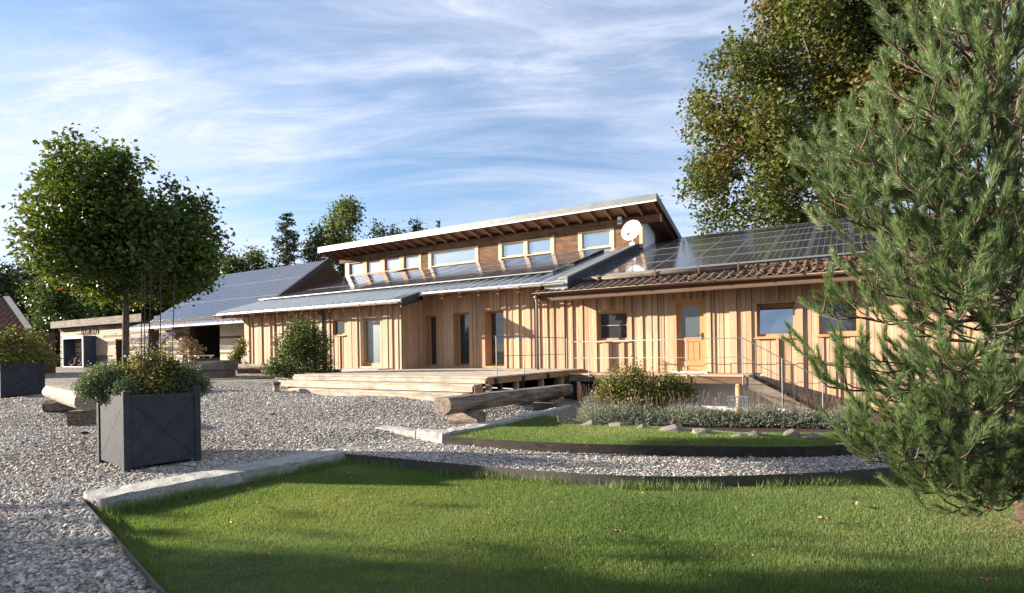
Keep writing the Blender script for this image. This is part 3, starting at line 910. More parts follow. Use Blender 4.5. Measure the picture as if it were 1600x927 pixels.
# roofs
def slab(name, u0, u1, va, vb, zf, th, mat):
    b = MB()
    b.hexa([(u0, va, zf(va) - th), (u1, va, zf(va) - th), (u1, vb, zf(vb) - th), (u0, vb, zf(vb) - th)],
           [(u0, va, zf(va)), (u1, va, zf(va)), (u1, vb, zf(vb)), (u0, vb, zf(vb))])
    return b.build(name, M[mat], house)
EVL, EVR = -1.9, -.9
slab('metal_roof', -20.3, -9.37, EVL, 6.3, zm, .03, 'zinc')
slab('metal_roof', -9.37, -4.25, EVR, 6.3, zm, .03, 'zinc')
slab('roof_boarding', -20.25, -9.40, EVL + .06, 6.3, lambda v: zm(v) - .032, .09, 'brown')
slab('roof_boarding', -9.40, -4.27, EVR + .06, 6.3, lambda v: zm(v) - .032, .09, 'brown')
slab('roof_boarding', -4.55, 6.7, EVR + .02, 8.75, zr, .10, 'brown')
b = MB(); b.hexa([(-4.5, 8.75, 6.0), (6.7, 8.75, 6.0), (6.7, 17.5, 3.4), (-4.5, 17.5, 3.4)], [(-4.5, 8.75, zr(8.75)), (6.7, 8.75, zr(8.75)), (6.7, 17.5, 3.6), (-4.5, 17.5, 3.6)]); b.build('rear_roof', M['tile_dark'], house)
# standing seams on the metal strip below the panels
seam = MB(); seam.box(-.02, .02, 0, 1, 0, 1); sme = bpy.data.meshes.new('seam'); sme.from_pydata(seam.v, [], seam.f); sme.materials.append(M['zinc']); sme.update()
def seam_at(u, va, vb, parent, zf, ang, h=.085):
    link('seam', sme, parent, (u, va, zf(va) - .002), (ang, 0, 0), (1, (vb - va) / math.cos(ang), h))
u = -20.2
while u < -4.3:
    seam_at(u, EVL if u < -9.4 else EVR, .55, house, zm, ANG)
    u += .42
# eave metal lip and fascia step
b = MB()
for (a, c, v) in ((-20.3, -9.37, EVL), (-9.37, -4.25, EVR)):
    z = zm(v)
    b.hexa([(a, v - .012, z - .05), (c, v - .012, z - .05), (c, v - .001, z - .05), (a, v - .001, z - .05)], [(a, v - .012, z + .012), (c, v - .012, z + .012), (c, v - .001, z + .012), (a, v - .001, z + .012)])
b.build('eave_flashing', M['zinc'], house)
b = MB(); b.hexa([(-9.37, EVL, zm(EVL) - .26), (-9.33, EVL, zm(EVL) - .26), (-9.33, EVR - .02, zm(EVR) - .30), (-9.37, EVR - .02, zm(EVR) - .30)],
                 [(-9.37, EVL, zm(EVL) + .04), (-9.33, EVL, zm(EVL) + .04), (-9.33, EVR - .02, zm(EVR) + .04), (-9.37, EVR - .02, zm(EVR) + .04)]); b.build('verge_board', M['dark_metal'], house)
# raised parapet between the two roofs
b = MB(); b.hexa([(-4.25, EVR, zm(EVR) - .20), (-3.45, EVR, zm(EVR) - .30), (-3.45, 6.1, zm(6.1) - .30), (-4.25, 6.1, zm(6.1) - .20)],
                 [(-4.25, EVR, zm(EVR) - .01), (-3.45, EVR, zm(EVR) + .06), (-3.45, 6.1, zm(6.1) + .06), (-4.25, 6.1, zm(6.1) - .01)]); b.build('valley_flashing', M['zinc'], house)
b = MB(); b.hexa([(-3.75, EVR - .02, zm(EVR) + .035), (-3.43, EVR - .02, zm(EVR) + .062), (-3.43, 6.1, zm(6.1) + .062), (-3.75, 6.1, zm(6.1) + .035)],
                 [(-3.75, EVR - .02, zm(EVR) + .12), (-3.43, EVR - .02, zm(EVR) + .12), (-3.43, 6.1, zm(6.1) + .12), (-3.75, 6.1, zm(6.1) + .12)]); b.build('parapet_cap', M['zinc_pale'], house)
b = MB(); b.hexa([(-3.448, EVR - .015, zm(EVR) - .31), (-3.415, EVR - .015, zm(EVR) - .31), (-3.415, 6.1, zm(6.1) - .31), (-3.448, 6.1, zm(6.1) - .31)],
                 [(-3.448, EVR - .015, zm(EVR) + .058), (-3.415, EVR - .015, zm(EVR) + .058), (-3.415, 6.1, zm(6.1) + .058), (-3.448, 6.1, zm(6.1) + .058)]); b.build('parapet_face', M['dark_metal'], house)
for u in (-4.15, -3.95): seam_at(u, EVR, 6.0, house, lambda v: zm(v), ANG, .05)

# solar panels
PW, PL = 1.05, 1.62
pb = MB()
pb.box(.012, PW - .012, .012, PL - .012, -.03, -.004, 0)
pb.box(0, .012, 0, PL, -.035, 0, 1); pb.box(PW - .012, PW, 0, PL, -.035, 0, 1); pb.box(.012, PW - .012, 0, .012, -.035, 0, 1); pb.box(.012, PW - .012, PL - .012, PL, -.035, 0, 1)
pme = bpy.data.meshes.new('solar_panel'); pme.from_pydata(pb.v, [], pb.f); pme.materials.append(M['solar']); pme.materials.append(M['panel_frame']); pme.polygons.foreach_set('material_index', pb.m); pme.update()
def panel(parent, u, v, z, ang):
    link('solar_panel', pme, parent, (u, v, z), (ang + random.uniform(-.004, .004), random.uniform(-.004, .004), 0))
cs = math.cos(ANG)
for i in range(9):
    for j in range(5):
        v = .55 + j * 1.64
        if i == 0 and j > 4: continue
        panel(house, -3.40 + i * 1.07, v, zr(v) + .17, ANG)
for i in range(15):
    for j in range(3):
        v = .42 + j * 1.60
        panel(house, -20.65 + i * 1.07, v, zm(v) + .15, ANG)
for i in range(11):
    v = .42 + 3 * 1.60
    if i < 4: panel(house, -20.65 + i * 1.07, v, zm(v) + .15, ANG)
b = MB()
for (a, c, zf) in ((-3.40, 6.2, zr), (-20.65, -4.6, zm)):
    for j in range(6 if zf is zr else 4):
        v = .6 + j * 1.5
        b.box(a, c, v, v + .04, zf(v) + .01, zf(v) + .13)
b.build('panel_rail', M['steel'], house)
b = MB()
b.box(-3.38, 6.2, .52, .56, zr(.55) + .12, zr(.55) + .165); b.box(-20.6, -4.6, .39, .43, zm(.42) + .11, zm(.42) + .145)
b.build('panel_edge_rail', M['steel'], house)

# clay tiles below the panels of the right wing
def tile_mesh():
    mb = MB(); prof = []
    for k in range(9):
        t = k / 8
        prof.append((t * .25, .026 * math.sin(t * 2 * math.pi) + .02 + (.012 if k in (2,) else 0)))
    vs = []
    for (yy, lift) in ((0, .02), (.36, 0.0)):
        vs += [(x, yy, z + lift) for x, z in prof]
    vs += [(x, 0, z + .0) for x, z in prof]
    fs = [(k, k + 1, 9 + k + 1, 9 + k) for k in range(8)] + [(18 + k, 18 + k + 1, k + 1, k) for k in range(8)]
    mb.add(vs, fs); me = bpy.data.meshes.new('roof_tile'); me.from_pydata(mb.v, [], mb.f); me.materials.append(M['tile']); me.polygons.foreach_set('use_smooth', [True] * len(me.polygons)); me.update()
    return me
tme = tile_mesh()
rt = random.Random(2)
for j in range(5):
    for i in range(45):
        u = -4.55 + i * .25
        if u > 6.6: continue
        v = EVR - .05 + j * .31
        link('roof_tile', tme, house, (u + (.0 if j % 2 else .0), v, zr(v) + .012), (ANG + rt.uniform(-.02, .03), rt.uniform(-.03, .03), rt.uniform(-.03, .03)))
# leaf litter on the tiles
n = 1700
x = RNG.uniform(-1.0, 6.5, n) ; x = np.where(RNG.random(n) < .6, RNG.uniform(1.6, 6.5, n), x); y = RNG.uniform(EVR, .5, n)
zz = 3.42 + SL * (y + .9) + .05
a = RNG.uniform(0, 6.28, n); s = RNG.uniform(.03, .07, n); t = RNG.normal(0, .03, (n, 4))
V = np.stack([np.column_stack([x + np.cos(a + k * np.pi / 2) * s * (1 if k % 2 else .6), y + np.sin(a + k * np.pi / 2) * s * (1 if k % 2 else .6), zz + t[:, k]]) for k in range(4)], 1)
lo = np_mesh('leaf_litter', V.reshape(-1, 3), np.arange(n * 4).reshape(-1, 4), M['litter'], RNG.random(n), house); lo['kind'] = 'stuff'
# snow guard log on brackets
b = MB(); b.tube([(-3.25, -.18, zr(-.18) + .17), (-1, -.16, zr(-.18) + .175), (1.55, -.17, zr(-.18) + .17)], [.07, .075, .065], 10); sg = b.build('snow_guard_log', M['grey_wood'], house, True)
for u in (-2.7, -.9, .35, 1.4):
    b = MB(); b.box(u - .02, u + .02, -.28, -.25, zr(-.25) + .02, zr(-.25) + .30); b.box(u - .02, u + .02, -.25, -.05, zr(-.25) + .03, zr(-.25) + .05); b.build('bracket', M['copper'], sg)

# gutters, fascias, rafters
def gutter(name, u0, u1, v, z, rad, mat, step=.9):
    b = MB(); n = 8; vs, fs = [], []
    for u in (u0, u1):
        for k in range(n + 1):
            t = math.pi + math.pi * k / n
            vs.append((u, v + math.cos(t) * rad, z + math.sin(t) * rad))
        for k in range(n + 1):
            t = 2 * math.pi - math.pi * k / n
            vs.append((u, v + math.cos(t) * (rad - .008), z + math.sin(t) * (rad - .008)))
    m_ = 2 * (n + 1)
    for k in range(m_): fs.append((k, (k + 1) % m_, m_ + (k + 1) % m_, m_ + k))
    fs += [tuple(range(n + 1)), tuple(m_ + k for k in range(n, -1, -1))]
    b.add(vs, fs)
    u = u0 + .25
    b.tube([(u0, v - rad, z + .004), (u1, v - rad, z + .004)], .012, 6)
    g_ = b.build(name, M[mat], house, True)
    k_ = MB()
    while u < u1:
        k_.box(u - .015, u + .015, v - rad - .012, v + rad, z - .0, z + .012); k_.box(u - .015, u + .015, v - rad - .014, v - rad - .006, z - rad * .7, z + .01)
        u += step
    k_.build('gutter_hook', M['dark_metal'], g_)
    return g_
gutter('gutter', -4.58, 6.7, EVR - .13, 3.385, .072, 'copper', 1.05)
gutter('gutter', -9.33, -3.5, EVR - .09, zm(EVR) - .07, .06, 'gutter_metal', .8)
gutter('gutter', -20.3, -9.38, EVL - .09, zm(EVL) - .07, .06, 'gutter_metal', .8)
b = MB(); b.box(-4.5, 6.65, EVR - .035, EVR + .012, 3.17, 3.36); b.build('fascia_board', M['brown_u'], house)
b = MB(); b.box(-4.5, 6.65, EVR - .030, EVR + .02, 3.145, 3.168); b.build('fascia_trim', M['brown_u'], house)
def rafter(u, va, vb, zf, mat, h=.14, wd=.10):
    b = MB(); b.hexa([(u, va, zf(va) - h), (u + wd, va, zf(va) - h), (u + wd, vb, zf(vb) - h), (u, vb, zf(vb) - h)],
                     [(u, va, zf(va)), (u + wd, va, zf(va)), (u + wd, vb, zf(vb)), (u, vb, zf(vb))])
    return b.build('rafter', M[mat], house)
u = -4.2
while u < 6.5:
    rafter(u, EVR + .16, .05, lambda v: zr(v) - .17, 'larch_v', .12); u += 1.0
u = -9.2
while u < -4.4:
    rafter(u, EVR + .05, .05, lambda v: zm(v) - .125, 'brown', .14); u += .78
u = -20.1
while u < -9.5:
    rafter(u, EVL + .05, -1.15, lambda v: zm(v) - .125, 'brown', .13); u += .78
for q in ((-18.15, -17.85, -1.75, -1.21, 3.28, 3.42), (-20.0, -19.3, -1.3, -1.1, 3.25, 3.42)): piece('purlin', house, *q, 'larch_v')
# downspouts
b = MB(); b.tube([(-4.47, EVR - .13, 3.33), (-4.47, EVR - .13, 3.16), (-4.47, -1.0, 3.1), (-4.47, -1.0, -.2)], .045, 10); b.build('downspout', M['steel'], house, True)
b = MB(); b.tube([(-4.47, EVR - .13, 3.30), (-4.47, EVR - .13, 3.2)], [.10, .055], 10); b.build('rainwater_head', M['copper'], house, True)
b = MB(); b.tube([(-13.88, EVL - .05, 3.30), (-13.88, -1.42, 3.12), (-13.88, -1.42, 1.0)], .05, 10); b.tube([(-13.88, -1.6, 3.28), (-13.88, -1.42, 3.1)], [.13, .06], 8); b.build('downspout', M['dark_metal'], house, True)

# clerestory
VB = 6.2
def zu(v): return 7.67 - .29 * (v - 5.2)           # upper roof
CL = [(px0, px1) for px0, px1 in ((547, 567), (574, 594.5), (602, 624), (632, 654))]
def uat(px, v, z):
    lo_, hi_ = -40.0, 20.0
    for _ in range(50):
        m_ = (lo_ + hi_) / 2; p = w(m_, v, z)
        x = CX + F * (p.x * math.cos(ROLL) - (p.z - EYE) * math.sin(ROLL)) / p.y
        if x < px: lo_ = m_
        else: hi_ = m_
    return m_
z0c, z1c = 6.06, 6.76
wins = [(uat(a, VB, 6.4), uat(b_, VB, 6.4)) for a, b_ in CL]
big = (uat(673, VB, 6.4), uat(744, VB, 6.4))
pair = [(uat(783, VB, 6.4), uat(820, VB, 6.4)), (uat(823, VB, 6.4), uat(862, VB, 6.4))]
single = (uat(908, VB, 6.4), uat(955, VB, 6.4))
ops = [(a - .06, b_ + .06, z0c, z1c) for a, b_ in wins] + [(big[0], big[1], z0c - .06, z1c + .03)] + [(a, b_, z0c - .04, z1c) for a, b_ in pair] + [(single[0], single[1], z0c - .08, z1c + .02)]
UL, UR = -20.9, -3.3
wall_pieces(house, UL + .3, UR, VB + .02, VB + .25, 5.6, 7.22, ops, 'dark_wood')
VBs = VB
for i, o in enumerate(ops):
    pale = i >= 4
    wdw = opening(*o, VB, .12, .05 if pale else .04, 'glass_sky', 'clerestory_window', lining='frame_light' if pale else 'frame', frame='frame_light' if pale else 'frame', sill=False, lin_t=.05 if pale else .03)
# posts and infill between windows
edges = [UL + .3] + [x for o in ops for x in (o[0], o[1])] + [UR]
for i in range(0, len(edges), 2):
    a, c = edges[i], edges[i + 1]
    if c - a < .04: continue
    if c - a < .55:
        piece('post', house, a, c, VB - .03, VB + .02, 5.8, z1c + .04, 'frame' if c < big[0] else 'frame_light')
    else:
        piece('post', house, a, a + .14, VB - .03, VB + .02, 5.8, z1c + .04, 'frame' if a < big[0] - .1 else 'frame_light')
        piece('post', house, c - .14, c, VB - .03, VB + .02, 5.8, z1c + .04, 'frame' if c < big[0] - .1 else 'frame_light')
        n = max(1, round((c - a - .28) / .9)); s = (c - a - .28) / n
        for k in range(n):
            piece('infill_panel', house, a + .14 + k * s + .006, a + .14 + (k + 1) * s - .006, VB - .008, VB + .018, 5.8, z1c + .04, 'panel_brown')
piece('post', house, UL + .02, UL + .32, VB - .04, VB + .1, 5.8, 7.0, 'white')
piece('plate_beam', house, UL - .4, UR + .75, VB - .09, VB + .10, z1c + .045, z1c + .345, 'panel_brown')
piece('purlin_end', house, UR + .75, UR + .78, VB - .10, VB + .11, z1c + .02, z1c + .36, 'frame')
slab('upper_roof', -21.98, -2.42, 5.2, 9.9, zu, .06, 'zinc_pale')
slab('soffit', -21.9, -2.48, 5.26, 9.8, lambda v: zu(v) - .064, .03, 'brown')
b = MB(); b.box(-22.0, -2.40, 5.162, 5.198, 7.40, 7.69)
for q in (-2.418, -22.02):
    b.hexa([(q, 5.2, 7.41), (q + .036, 5.2, 7.41), (q + .036, 9.9, zu(9.9) - .24), (q, 9.9, zu(9.9) - .24)], [(q, 5.2, 7.688), (q + .036, 5.2, 7.688), (q + .036, 9.9, zu(9.9) + .018), (q, 9.9, zu(9.9) + .018)])
uf = b.build('fascia', M['zinc_pale'], house)
b = MB(); b.box(-22.0, -2.40, 5.135, 5.162, 7.375, 7.425); b.build('drip_edge', M['white'], uf)
u = -21.7
while u < -2.6:
    rafter(u, 5.30, 9.6, lambda v: zu(v) - .095, 'brown', .17, .10); u += .68
# end walls of the clerestory
b = MB(); b.hexa([(UR - .02, VB + .02, 5.5), (UR + .02, VB + .02, 5.5), (UR + .02, 7.85, 5.5), (UR - .02, 7.85, 5.5)], [(UR - .02, VB + .02, 7.10), (UR + .02, VB + .02, 7.10), (UR + .02, 7.85, 6.64), (UR - .02, 7.85, 6.64)]); b.build('gable_plaster', M['plaster'], house)
b = MB(); b.hexa([(UR - .3, 7.86, 5.5), (UR, 7.86, 5.5), (UR, 9.3, 5.5), (UR - .3, 9.3, 5.5)], [(UR - .3, 7.86, 6.62), (UR, 7.86, 6.62), (UR, 9.3, 6.2), (UR - .3, 9.3, 6.2)]); b.build('gable_boards', M['dark_wood'], house)
b = MB(); b.box(UL + .02, UL + .1, VB + .15, 9.3, 4.5, 6.0); b.box(UL + .1, UR - .3, 9.0, 9.3, 4.5, 5.95); b.build('end_wall', M['dark_wood'], house)

# satellite dish and floodlight
dish = empty('satellite_dish', w(-3.55, 5.55, 5.88), -TH, 'white satellite dish at the right end of the clerestory', 'satellite dish')
def bowl():
    mb = MB(); R_, dp, nr, ns = .43, .10, 6, 28
    for side, off in ((0, 0), (1, .012)):
        vs = [(0, off - 0, 0)]
        for i in range(1, nr + 1):
            for k in range(ns):
                t = 2 * math.pi * k / ns; q = i / nr
                vs.append((R_ * q * math.cos(t), off - dp * q * q, R_ * q * 1.06 * math.sin(t)))
        fs = []
        for k in range(ns): fs.append((0, 1 + k, 1 + (k + 1) % ns))
        for i in range(nr - 1):
            for k in range(ns):
                a_, b_ = 1 + i * ns + k, 1 + i * ns + (k + 1) % ns
                fs.append((a_, a_ + ns, b_ + ns, b_))
        mb.add(vs, fs)
    return mb
o = bowl().build('reflector', M['dish'], dish, True, (0, 0, .52)); o.rotation_euler = (math.radians(-18), 0, math.radians(-6))
b = MB(); b.tube([(0, -.06, .06), (0, -.42, .30)], .012, 6); b.build('feed_arm', M['steel'], dish)
b = MB(); b.box(-.035, .035, -.47, -.38, .29, .37); b.tube([(0, -.40, .34), (0, -.32, .40)], .035, 10); b.build('receiver', M['dark_metal'], dish)
b = MB(); b.tube([(0, .09, -.25), (0, .09, .50)], .025, 8); b.box(-.1, .1, 0, .14, -.1, .06); b.build('mast', M['white'], dish)
b = MB(); b.box(-.08, .08, -.06, .08, -.14, .14)
fl = empty('floodlight', w(-4.22, VB - .20, 7.02), -TH, 'small white box lamp under the upper eaves above the dish', 'lamp')
b.build('housing', M['white'], fl)
c = MB(); c.box(-.065, .065, -.066, -.061, -.12, .02); c.build('lens', M['glass_frost'], fl)

# ---------------------------------------------------------------- terrace, gallery and stairs
deck = empty('terrace', w(-6.9, -2.8, 0), -TH, 'broad pale timber terrace with wide front steps', 'terrace')
DU0, DU1, DV0 = -10.35 + 6.9, -3.38 + 6.9, -5.55 + 2.8
rd = random.Random(11)
v = DV0; k = 0
while v < 2.78:
    e = v + .147
    jl = rd.uniform(-.012, .012)
    sp = DU0 + (DU1 - DU0) * rd.uniform(.3, .7)
    piece('deck_board', deck, DU0, sp - .003, v + .004, e - .004, .945, .985 + rd.uniform(-.002, .002), 'deck')
    piece('deck_board', deck, sp + .003, DU1 + jl, v + .004, e - .004, .945, .985 + rd.uniform(-.002, .002), 'deck')
    v = e
for vv in (-2.45, -1.3, -.2, .9, 2.0):
    piece('joist', deck, DU0 + .2, DU1 - .08, vv, vv + .10, .78, .944, 'deck_end')
for uu in (DU1 - .22, DU1 - 1.6):
    for vv in (-2.5, -1.2, .2, 1.5): piece('support_post', deck, uu, uu + .12, vv, vv + .12, -.1, .90, 'larch')
piece('side_beam', deck, DU1 - .14, DU1 - .02, DV0 + .06, 2.7, .80, .94, 'deck_end')
# front timbers (three tiers)
def tier(u0, u1, va, vb, z0, z1):
    b = MB(); n = 14; b0, t0 = [], []
    for i in range(n):
        a, c = u0 + (u1 - u0) * i / n, u0 + (u1 - u0) * (i + 1) / n
    b.box(u0, u1, va, vb, z0, z1); return b.build('step_timber', M['deck'], deck)
tier(DU0 + .02, DU1 - .02, DV0 - .055, DV0 - .003, .835, .938)
tier(DU0 - .16, DU1 - .10, DV0 - .42, DV0 - .06, .79, .826)
tier(DU0 - .17, DU1 - .12, DV0 - .44, DV0 - .34, .655, .786)
tier(DU0 + .75, DU1 - .16, DV0 - .76, DV0 - .45, .60, .638)
tier(DU0 + .75, DU1 - .16, DV0 - .78, DV0 - .68, .42, .595)
b = MB(); b.box(DU0 + .1, DU1 - .3, DV0 - .30, DV0 - .1, .3, .78); b.box(DU0 + .9, DU1 - .3, DV0 - .64, DV0 - .46, .3, .595); b.build('step_core', M['dark_wood'], deck)
piece('end_board', deck, DU1 - .095, DU1 - .06, DV0 - .42, DV0 - .06, .35, .78, 'deck_end')
stp = MB(); stp.box(-12.35, -10.45, -1.9, -1.22, .86, 1.02)
dst = stp.build('door_step', M['granite'], None); dst.location = ORG; dst.rotation_euler = (0, 0, -TH)
tag(dst, 'grey stone doorstep before the frosted glass door left of the terrace', 'doorstep')

gal = empty('gallery', w(-.8, -.6, 0), -TH, 'narrow timber gallery on posts along the right wing door', 'gallery')
GU0, GU1 = -3.36 + .8, 1.72 + .8
v = -.50
while v < .58:
    piece('floor_board', gal, GU0, GU1, v + .004, min(v + .136, .585), .83, .868, 'larch_h'); v += .14
piece('edge_beam', gal, GU0, GU0 + 2.0, -.47, -.36, .64, .826, 'grey_wood'); piece('edge_beam', gal, GU0 + 2.02, GU1 - .03, -.47, -.36, .64, .826, 'brown_u')
for uu in (GU0 + .3, .2, GU1 - .25):
    b = MB(); b.tube([(uu, -.40, -.5), (uu, -.40, .638)], .075, 10); b.build('support_post', M['door_wood'], gal, True)
for uu in (GU0 + .4, GU0 + 1.6, 0.3, 1.4, 2.2): piece('joist', gal, uu, uu + .08, -.35, .58, .70, .826, 'brown_u')
b = MB(); b.box(GU0, GU0 + 1.2, -.3, .55, -.5, .6); b.build('underside_shade', M['interior'], gal)  # near-black block added to stand for the shade under the gallery's left end

rail = empty('railing', w(-3.38, -5.15, 0), -TH, 'slim steel tube railing along terrace side, gallery and stairs', 'railing')
def L(u, v, z): return (u + 3.38, v + 5.15, z)
def post(u, v, z0, z1): 
    b = MB(); b.tube([L(u, v, z0), L(u, v, z1)], .0135, 8); b.build('post', M['steel'], rail)
for v in (-5.15, -3.82, -2.42, -1.2): post(-3.36, v, .80, 1.96)
for u in (-2.68, -1.24, .18, 1.60): post(u, -1.12, .62, 1.83)
post(2.52, -1.12, .12, 1.30); post(3.40, -1.12, -.30, .78)
def bar(pts, r=.0115):
    b = MB(); b.tube([L(*p) for p in pts], r, 8); b.build('rail', M['steel'], rail, True)
bar([(-3.36, -5.22, 1.955), (-3.36, -1.15, 1.955)]); bar([(-3.36, -5.15, 1.47), (-3.36, -1.15, 1.47)], .008)
bar([(-3.34, -1.12, 1.835), (1.60, -1.12, 1.835), (2.52, -1.12, 1.30), (3.40, -1.12, .79), (3.60, -1.12, .68)])
bar([(-3.34, -1.12, 1.34), (1.62, -1.12, 1.34), (2.52, -1.12, .82), (3.40, -1.12, .31)], .008)
for v in (-5.15, -3.82, -2.42):
    b = MB(); b.box(*(lambda q: (q[0] - .02, q[0] + .03, q[1] - .05, q[1] + .05, .80, .93))(L(-3.36, v, 0))); b.build('bracket', M['dark_metal'], rail)

stairs = empty('stairs', w(1.72, -.6, 0), -TH, 'weathered timber stairs descending right from the gallery', 'stairs')
def sz(u): return .86 - .555 * u
for vv, nm in ((-.52, 0), (.40, 1)):
    b = MB(); u1 = 2.25
    b.hexa([(0.02, vv, sz(0.02) - .34), (u1, vv, sz(u1) - .34), (u1, vv + .06, sz(u1) - .34), (.02, vv + .06, sz(.02) - .34)],
           [(0.02, vv, sz(0.02)), (u1, vv, sz(u1)), (u1, vv + .06, sz(u1)), (.02, vv + .06, sz(.02))]); b.build('stringer', M['grey_wood'], stairs)
for i in range(7):
    u = .10 + i * .30
    piece('tread', stairs, u, u + .29, -.455, .395, sz(u + .15) - .13, sz(u + .15) - .09, 'grey_wood')
# white wire basket below the gallery
bk = empty('wire_basket', dep(1152, 637, 12.6), -TH, 'white wire basket standing among the lavender by the gallery post', 'basket')
b = MB()
for z in (0, .08, .16, .24):
    q = [(-.2, -.12, z), (.2, -.12, z), (.2, .12, z), (-.2, .12, z), (-.2, -.12, z)]; b.tube(q, .006 if z not in (0, .24) else .010, 5)
for i in range(9):
    x = -.2 + i * .05; b.tube([(x, -.12, .24), (x, -.12, 0), (x, .12, 0), (x, .12, .24)], .004, 4)
b.build('wire_cage', M['white'], bk)

# ---------------------------------------------------------------- log benches
def log_mesh(name, a, b_, ra, rb, flat, mat, parent=None, n=18, seg=10, seed=1):
    # round timber, planed flat on top
    rr = random.Random(seed); mb = MB()
    a = Vector(a); b_ = Vector(b_); d = (b_ - a).normalized(); s = d.cross(Vector((0, 0, 1))).normalized(); u = s.cross(d)
    vs = []; ph = [rr.uniform(0, 6) for _ in range(4)]
    for i in range(seg + 1):
        t = i / seg; r_ = ra + (rb - ra) * t; c = a.lerp(b_, t)
        for k in range(n):
            q = 2 * math.pi * k / n
            rad = r_ * (1 + .035 * math.sin(3 * q + ph[0] + t * 2) + .03 * math.sin(5 * q + ph[1] - t * 5) + rr.uniform(-.015, .015))
            x, z = math.cos(q) * rad, math.sin(q) * rad
            if flat is not None: z = min(z, r_ * flat)
            vs.append(c + s * x + u * z)
    fs = [(i * n + k, i * n + (k + 1) % n, (i + 1) * n + (k + 1) % n, (i + 1) * n + k) for i in range(seg) for k in range(n)]
    fs += [tuple(reversed(range(n))), tuple(range(seg * n, seg * n + n))]
    mb.add(vs, fs)
    return mb.build(name, M[mat], parent)
# right-hand bench: runs along N above the granite row
bd = NX; sdv = UX
A0 = Vector((-.93, 10.52, 0)); B0 = Vector((.84, 13.2, 0))
dirb = (B0 - A0).normalized(); perp = Vector((dirb.y, -dirb.x, 0))
bench = empty('log_bench', A0, 0, 'long weathered half-log bench on round log feet beside the granite blocks', 'log bench')
gz0, gz1 = Gz(-.93, 10.6), Gz(.84, 13.2)
def rel(p): return Vector(p) - A0
log_mesh('seat_log', rel(A0 - dirb * .62 + Vector((0, 0, gz0 + .44))), rel(B0 + dirb * .95 + Vector((0, 0, gz1 + .47))), .20, .185, .62, 'grey_wood_v', bench, 20, 14, 3)
for c, gz in ((A0 + dirb * .1, gz0), (B0, gz1)):
    log_mesh('foot_log', rel(c - perp * .34 + Vector((0, 0, gz + .13))), rel(c + perp * .34 + Vector((0, 0, gz + .13))), .15, .155, None, 'log', bench, 16, 4, 5)
# left-hand bench: pale round log beside the front planter
A1 = onz(130, 664, .24); B1 = onz(75, 632, .36)
lb = empty('log_bench', A1, 0, 'thick pale round log bench running behind the front left planter', 'log bench')
g1 = Gz(A1.x, A1.y)
e0 = dep(136, 626, A1.y - .55); e1 = dep(82, 612, 14.2)
log_mesh('seat_log', e0 - A1, e1 - A1, .20, .20, .8, 'log_pale', lb, 20, 10, 9)
f0 = dep(126, 652, A1.y - .2); b = MB()
c = f0 - A1; gg = Gz(f0.x, f0.y) - A1.z
b.box(c.x - .11, c.x + .16, c.y - .2, c.y + .2, gg - .02, c.z + .14); b.build('foot_block', M['grey_wood'], lb)
f1 = dep(95, 636, 12.6); c = f1 - A1
log_mesh('foot_log', Vector((c.x - .3, c.y, Gz(f1.x, f1.y) - A1.z + .13)), Vector((c.x + .35, c.y + .05, Gz(f1.x, f1.y) - A1.z + .13)), .16, .16, None, 'grey_wood', lb, 14, 4, 4)
# bench against the left wing
A2 = onz(372, 583, .87); d2 = UX
wb = empty('log_bench', A2, 0, 'low pale bench against the far left end of the house wall', 'log bench')
log_mesh('seat_log', Vector((-.15, 0, .30)), d2 * 2.6 + Vector((0, 0, .30)), .16, .16, .4, 'log_pale', wb, 14, 6, 2)
for t in (.35, 1.1, 2.2):
    b = MB(); c = d2 * t; b.box(c.x - .16, c.x + .16, c.y - .16, c.y + .16, -.05, .17); b.build('foot_block', M['brown_u'], wb)

# ---------------------------------------------------------------- planters
def planter(name, near, du, dv, rz, h, label):
    # near corner at origin, local x to the right-back (length du), local y to the left-back (length dv)
    e = empty(name, near, rz, label, 'planter', 'dark cross-panelled planters')
    pw = .075
    for (x, y) in ((0, 0), (du - pw, 0), (0, dv - pw), (du - pw, dv - pw)):
        b = MB(); b.box(x, x + pw, y, y + pw, -.02, h + .055); b.build('corner_post', M['anthracite'], e)
    for (p, q, side) in (((pw, .018), (du - pw, .045), 'x'), ((pw, dv - .045), (du - pw, dv - .018), 'x2'), ((.018, pw), (.045, dv - pw), 'y'), ((du - .045, pw), (du - .018, dv - pw), 'y2')):
        b = MB(); b.box(p[0], q[0], p[1], q[1], .055, h - .008); pn = b.build('side_panel', M['anthracite'], e)
        if side in ('x', 'y'):
            g_ = MB(); t = .006
            n_ = du - 2 * pw if side == 'x' else dv - 2 * pw
            for s_ in (0, 1):
                za, zb = (.10, h - .09) if s_ == 0 else (h - .09, .10)
                dx, dz = n_ - .02, zb - za; ll = math.hypot(dx, dz); nx, nz = -dz / ll * t, dx / ll * t
                P = [(pw + .01, za), (pw + .01 + dx, zb)]
                q4 = [(P[0][0] + nx, P[0][1] + nz), (P[0][0] - nx, P[0][1] - nz), (P[1][0] - nx, P[1][1] - nz), (P[1][0] + nx, P[1][1] + nz)]
                off = .0165 - .0012 * s_
                if side == 'x': g_.hexa([(a, off + .004, z) for a, z in q4], [(a, off, z) for a, z in q4])
                else: g_.hexa([(off, a, z) for a, z in q4], [(off + .004, a, z) for a, z in q4])
            g_.build('cross_groove', M['groove'], pn)
    b = MB(); b.box(.04, du - .04, .04, dv - .04, .06, h - .09); b.build('soil', M['soil'], e)
    return e
P_NEAR = Vector((-4.99, 7.13, .11)); rzp = math.atan2(.71, .58)
planter('planter', P_NEAR, .93, 1.13, rzp, .985, 'dark grey planter with cross-grooved sides in front, on gravel beside the granite kerb')
P2 = Vector((-13.62, 16.35, .46)); 
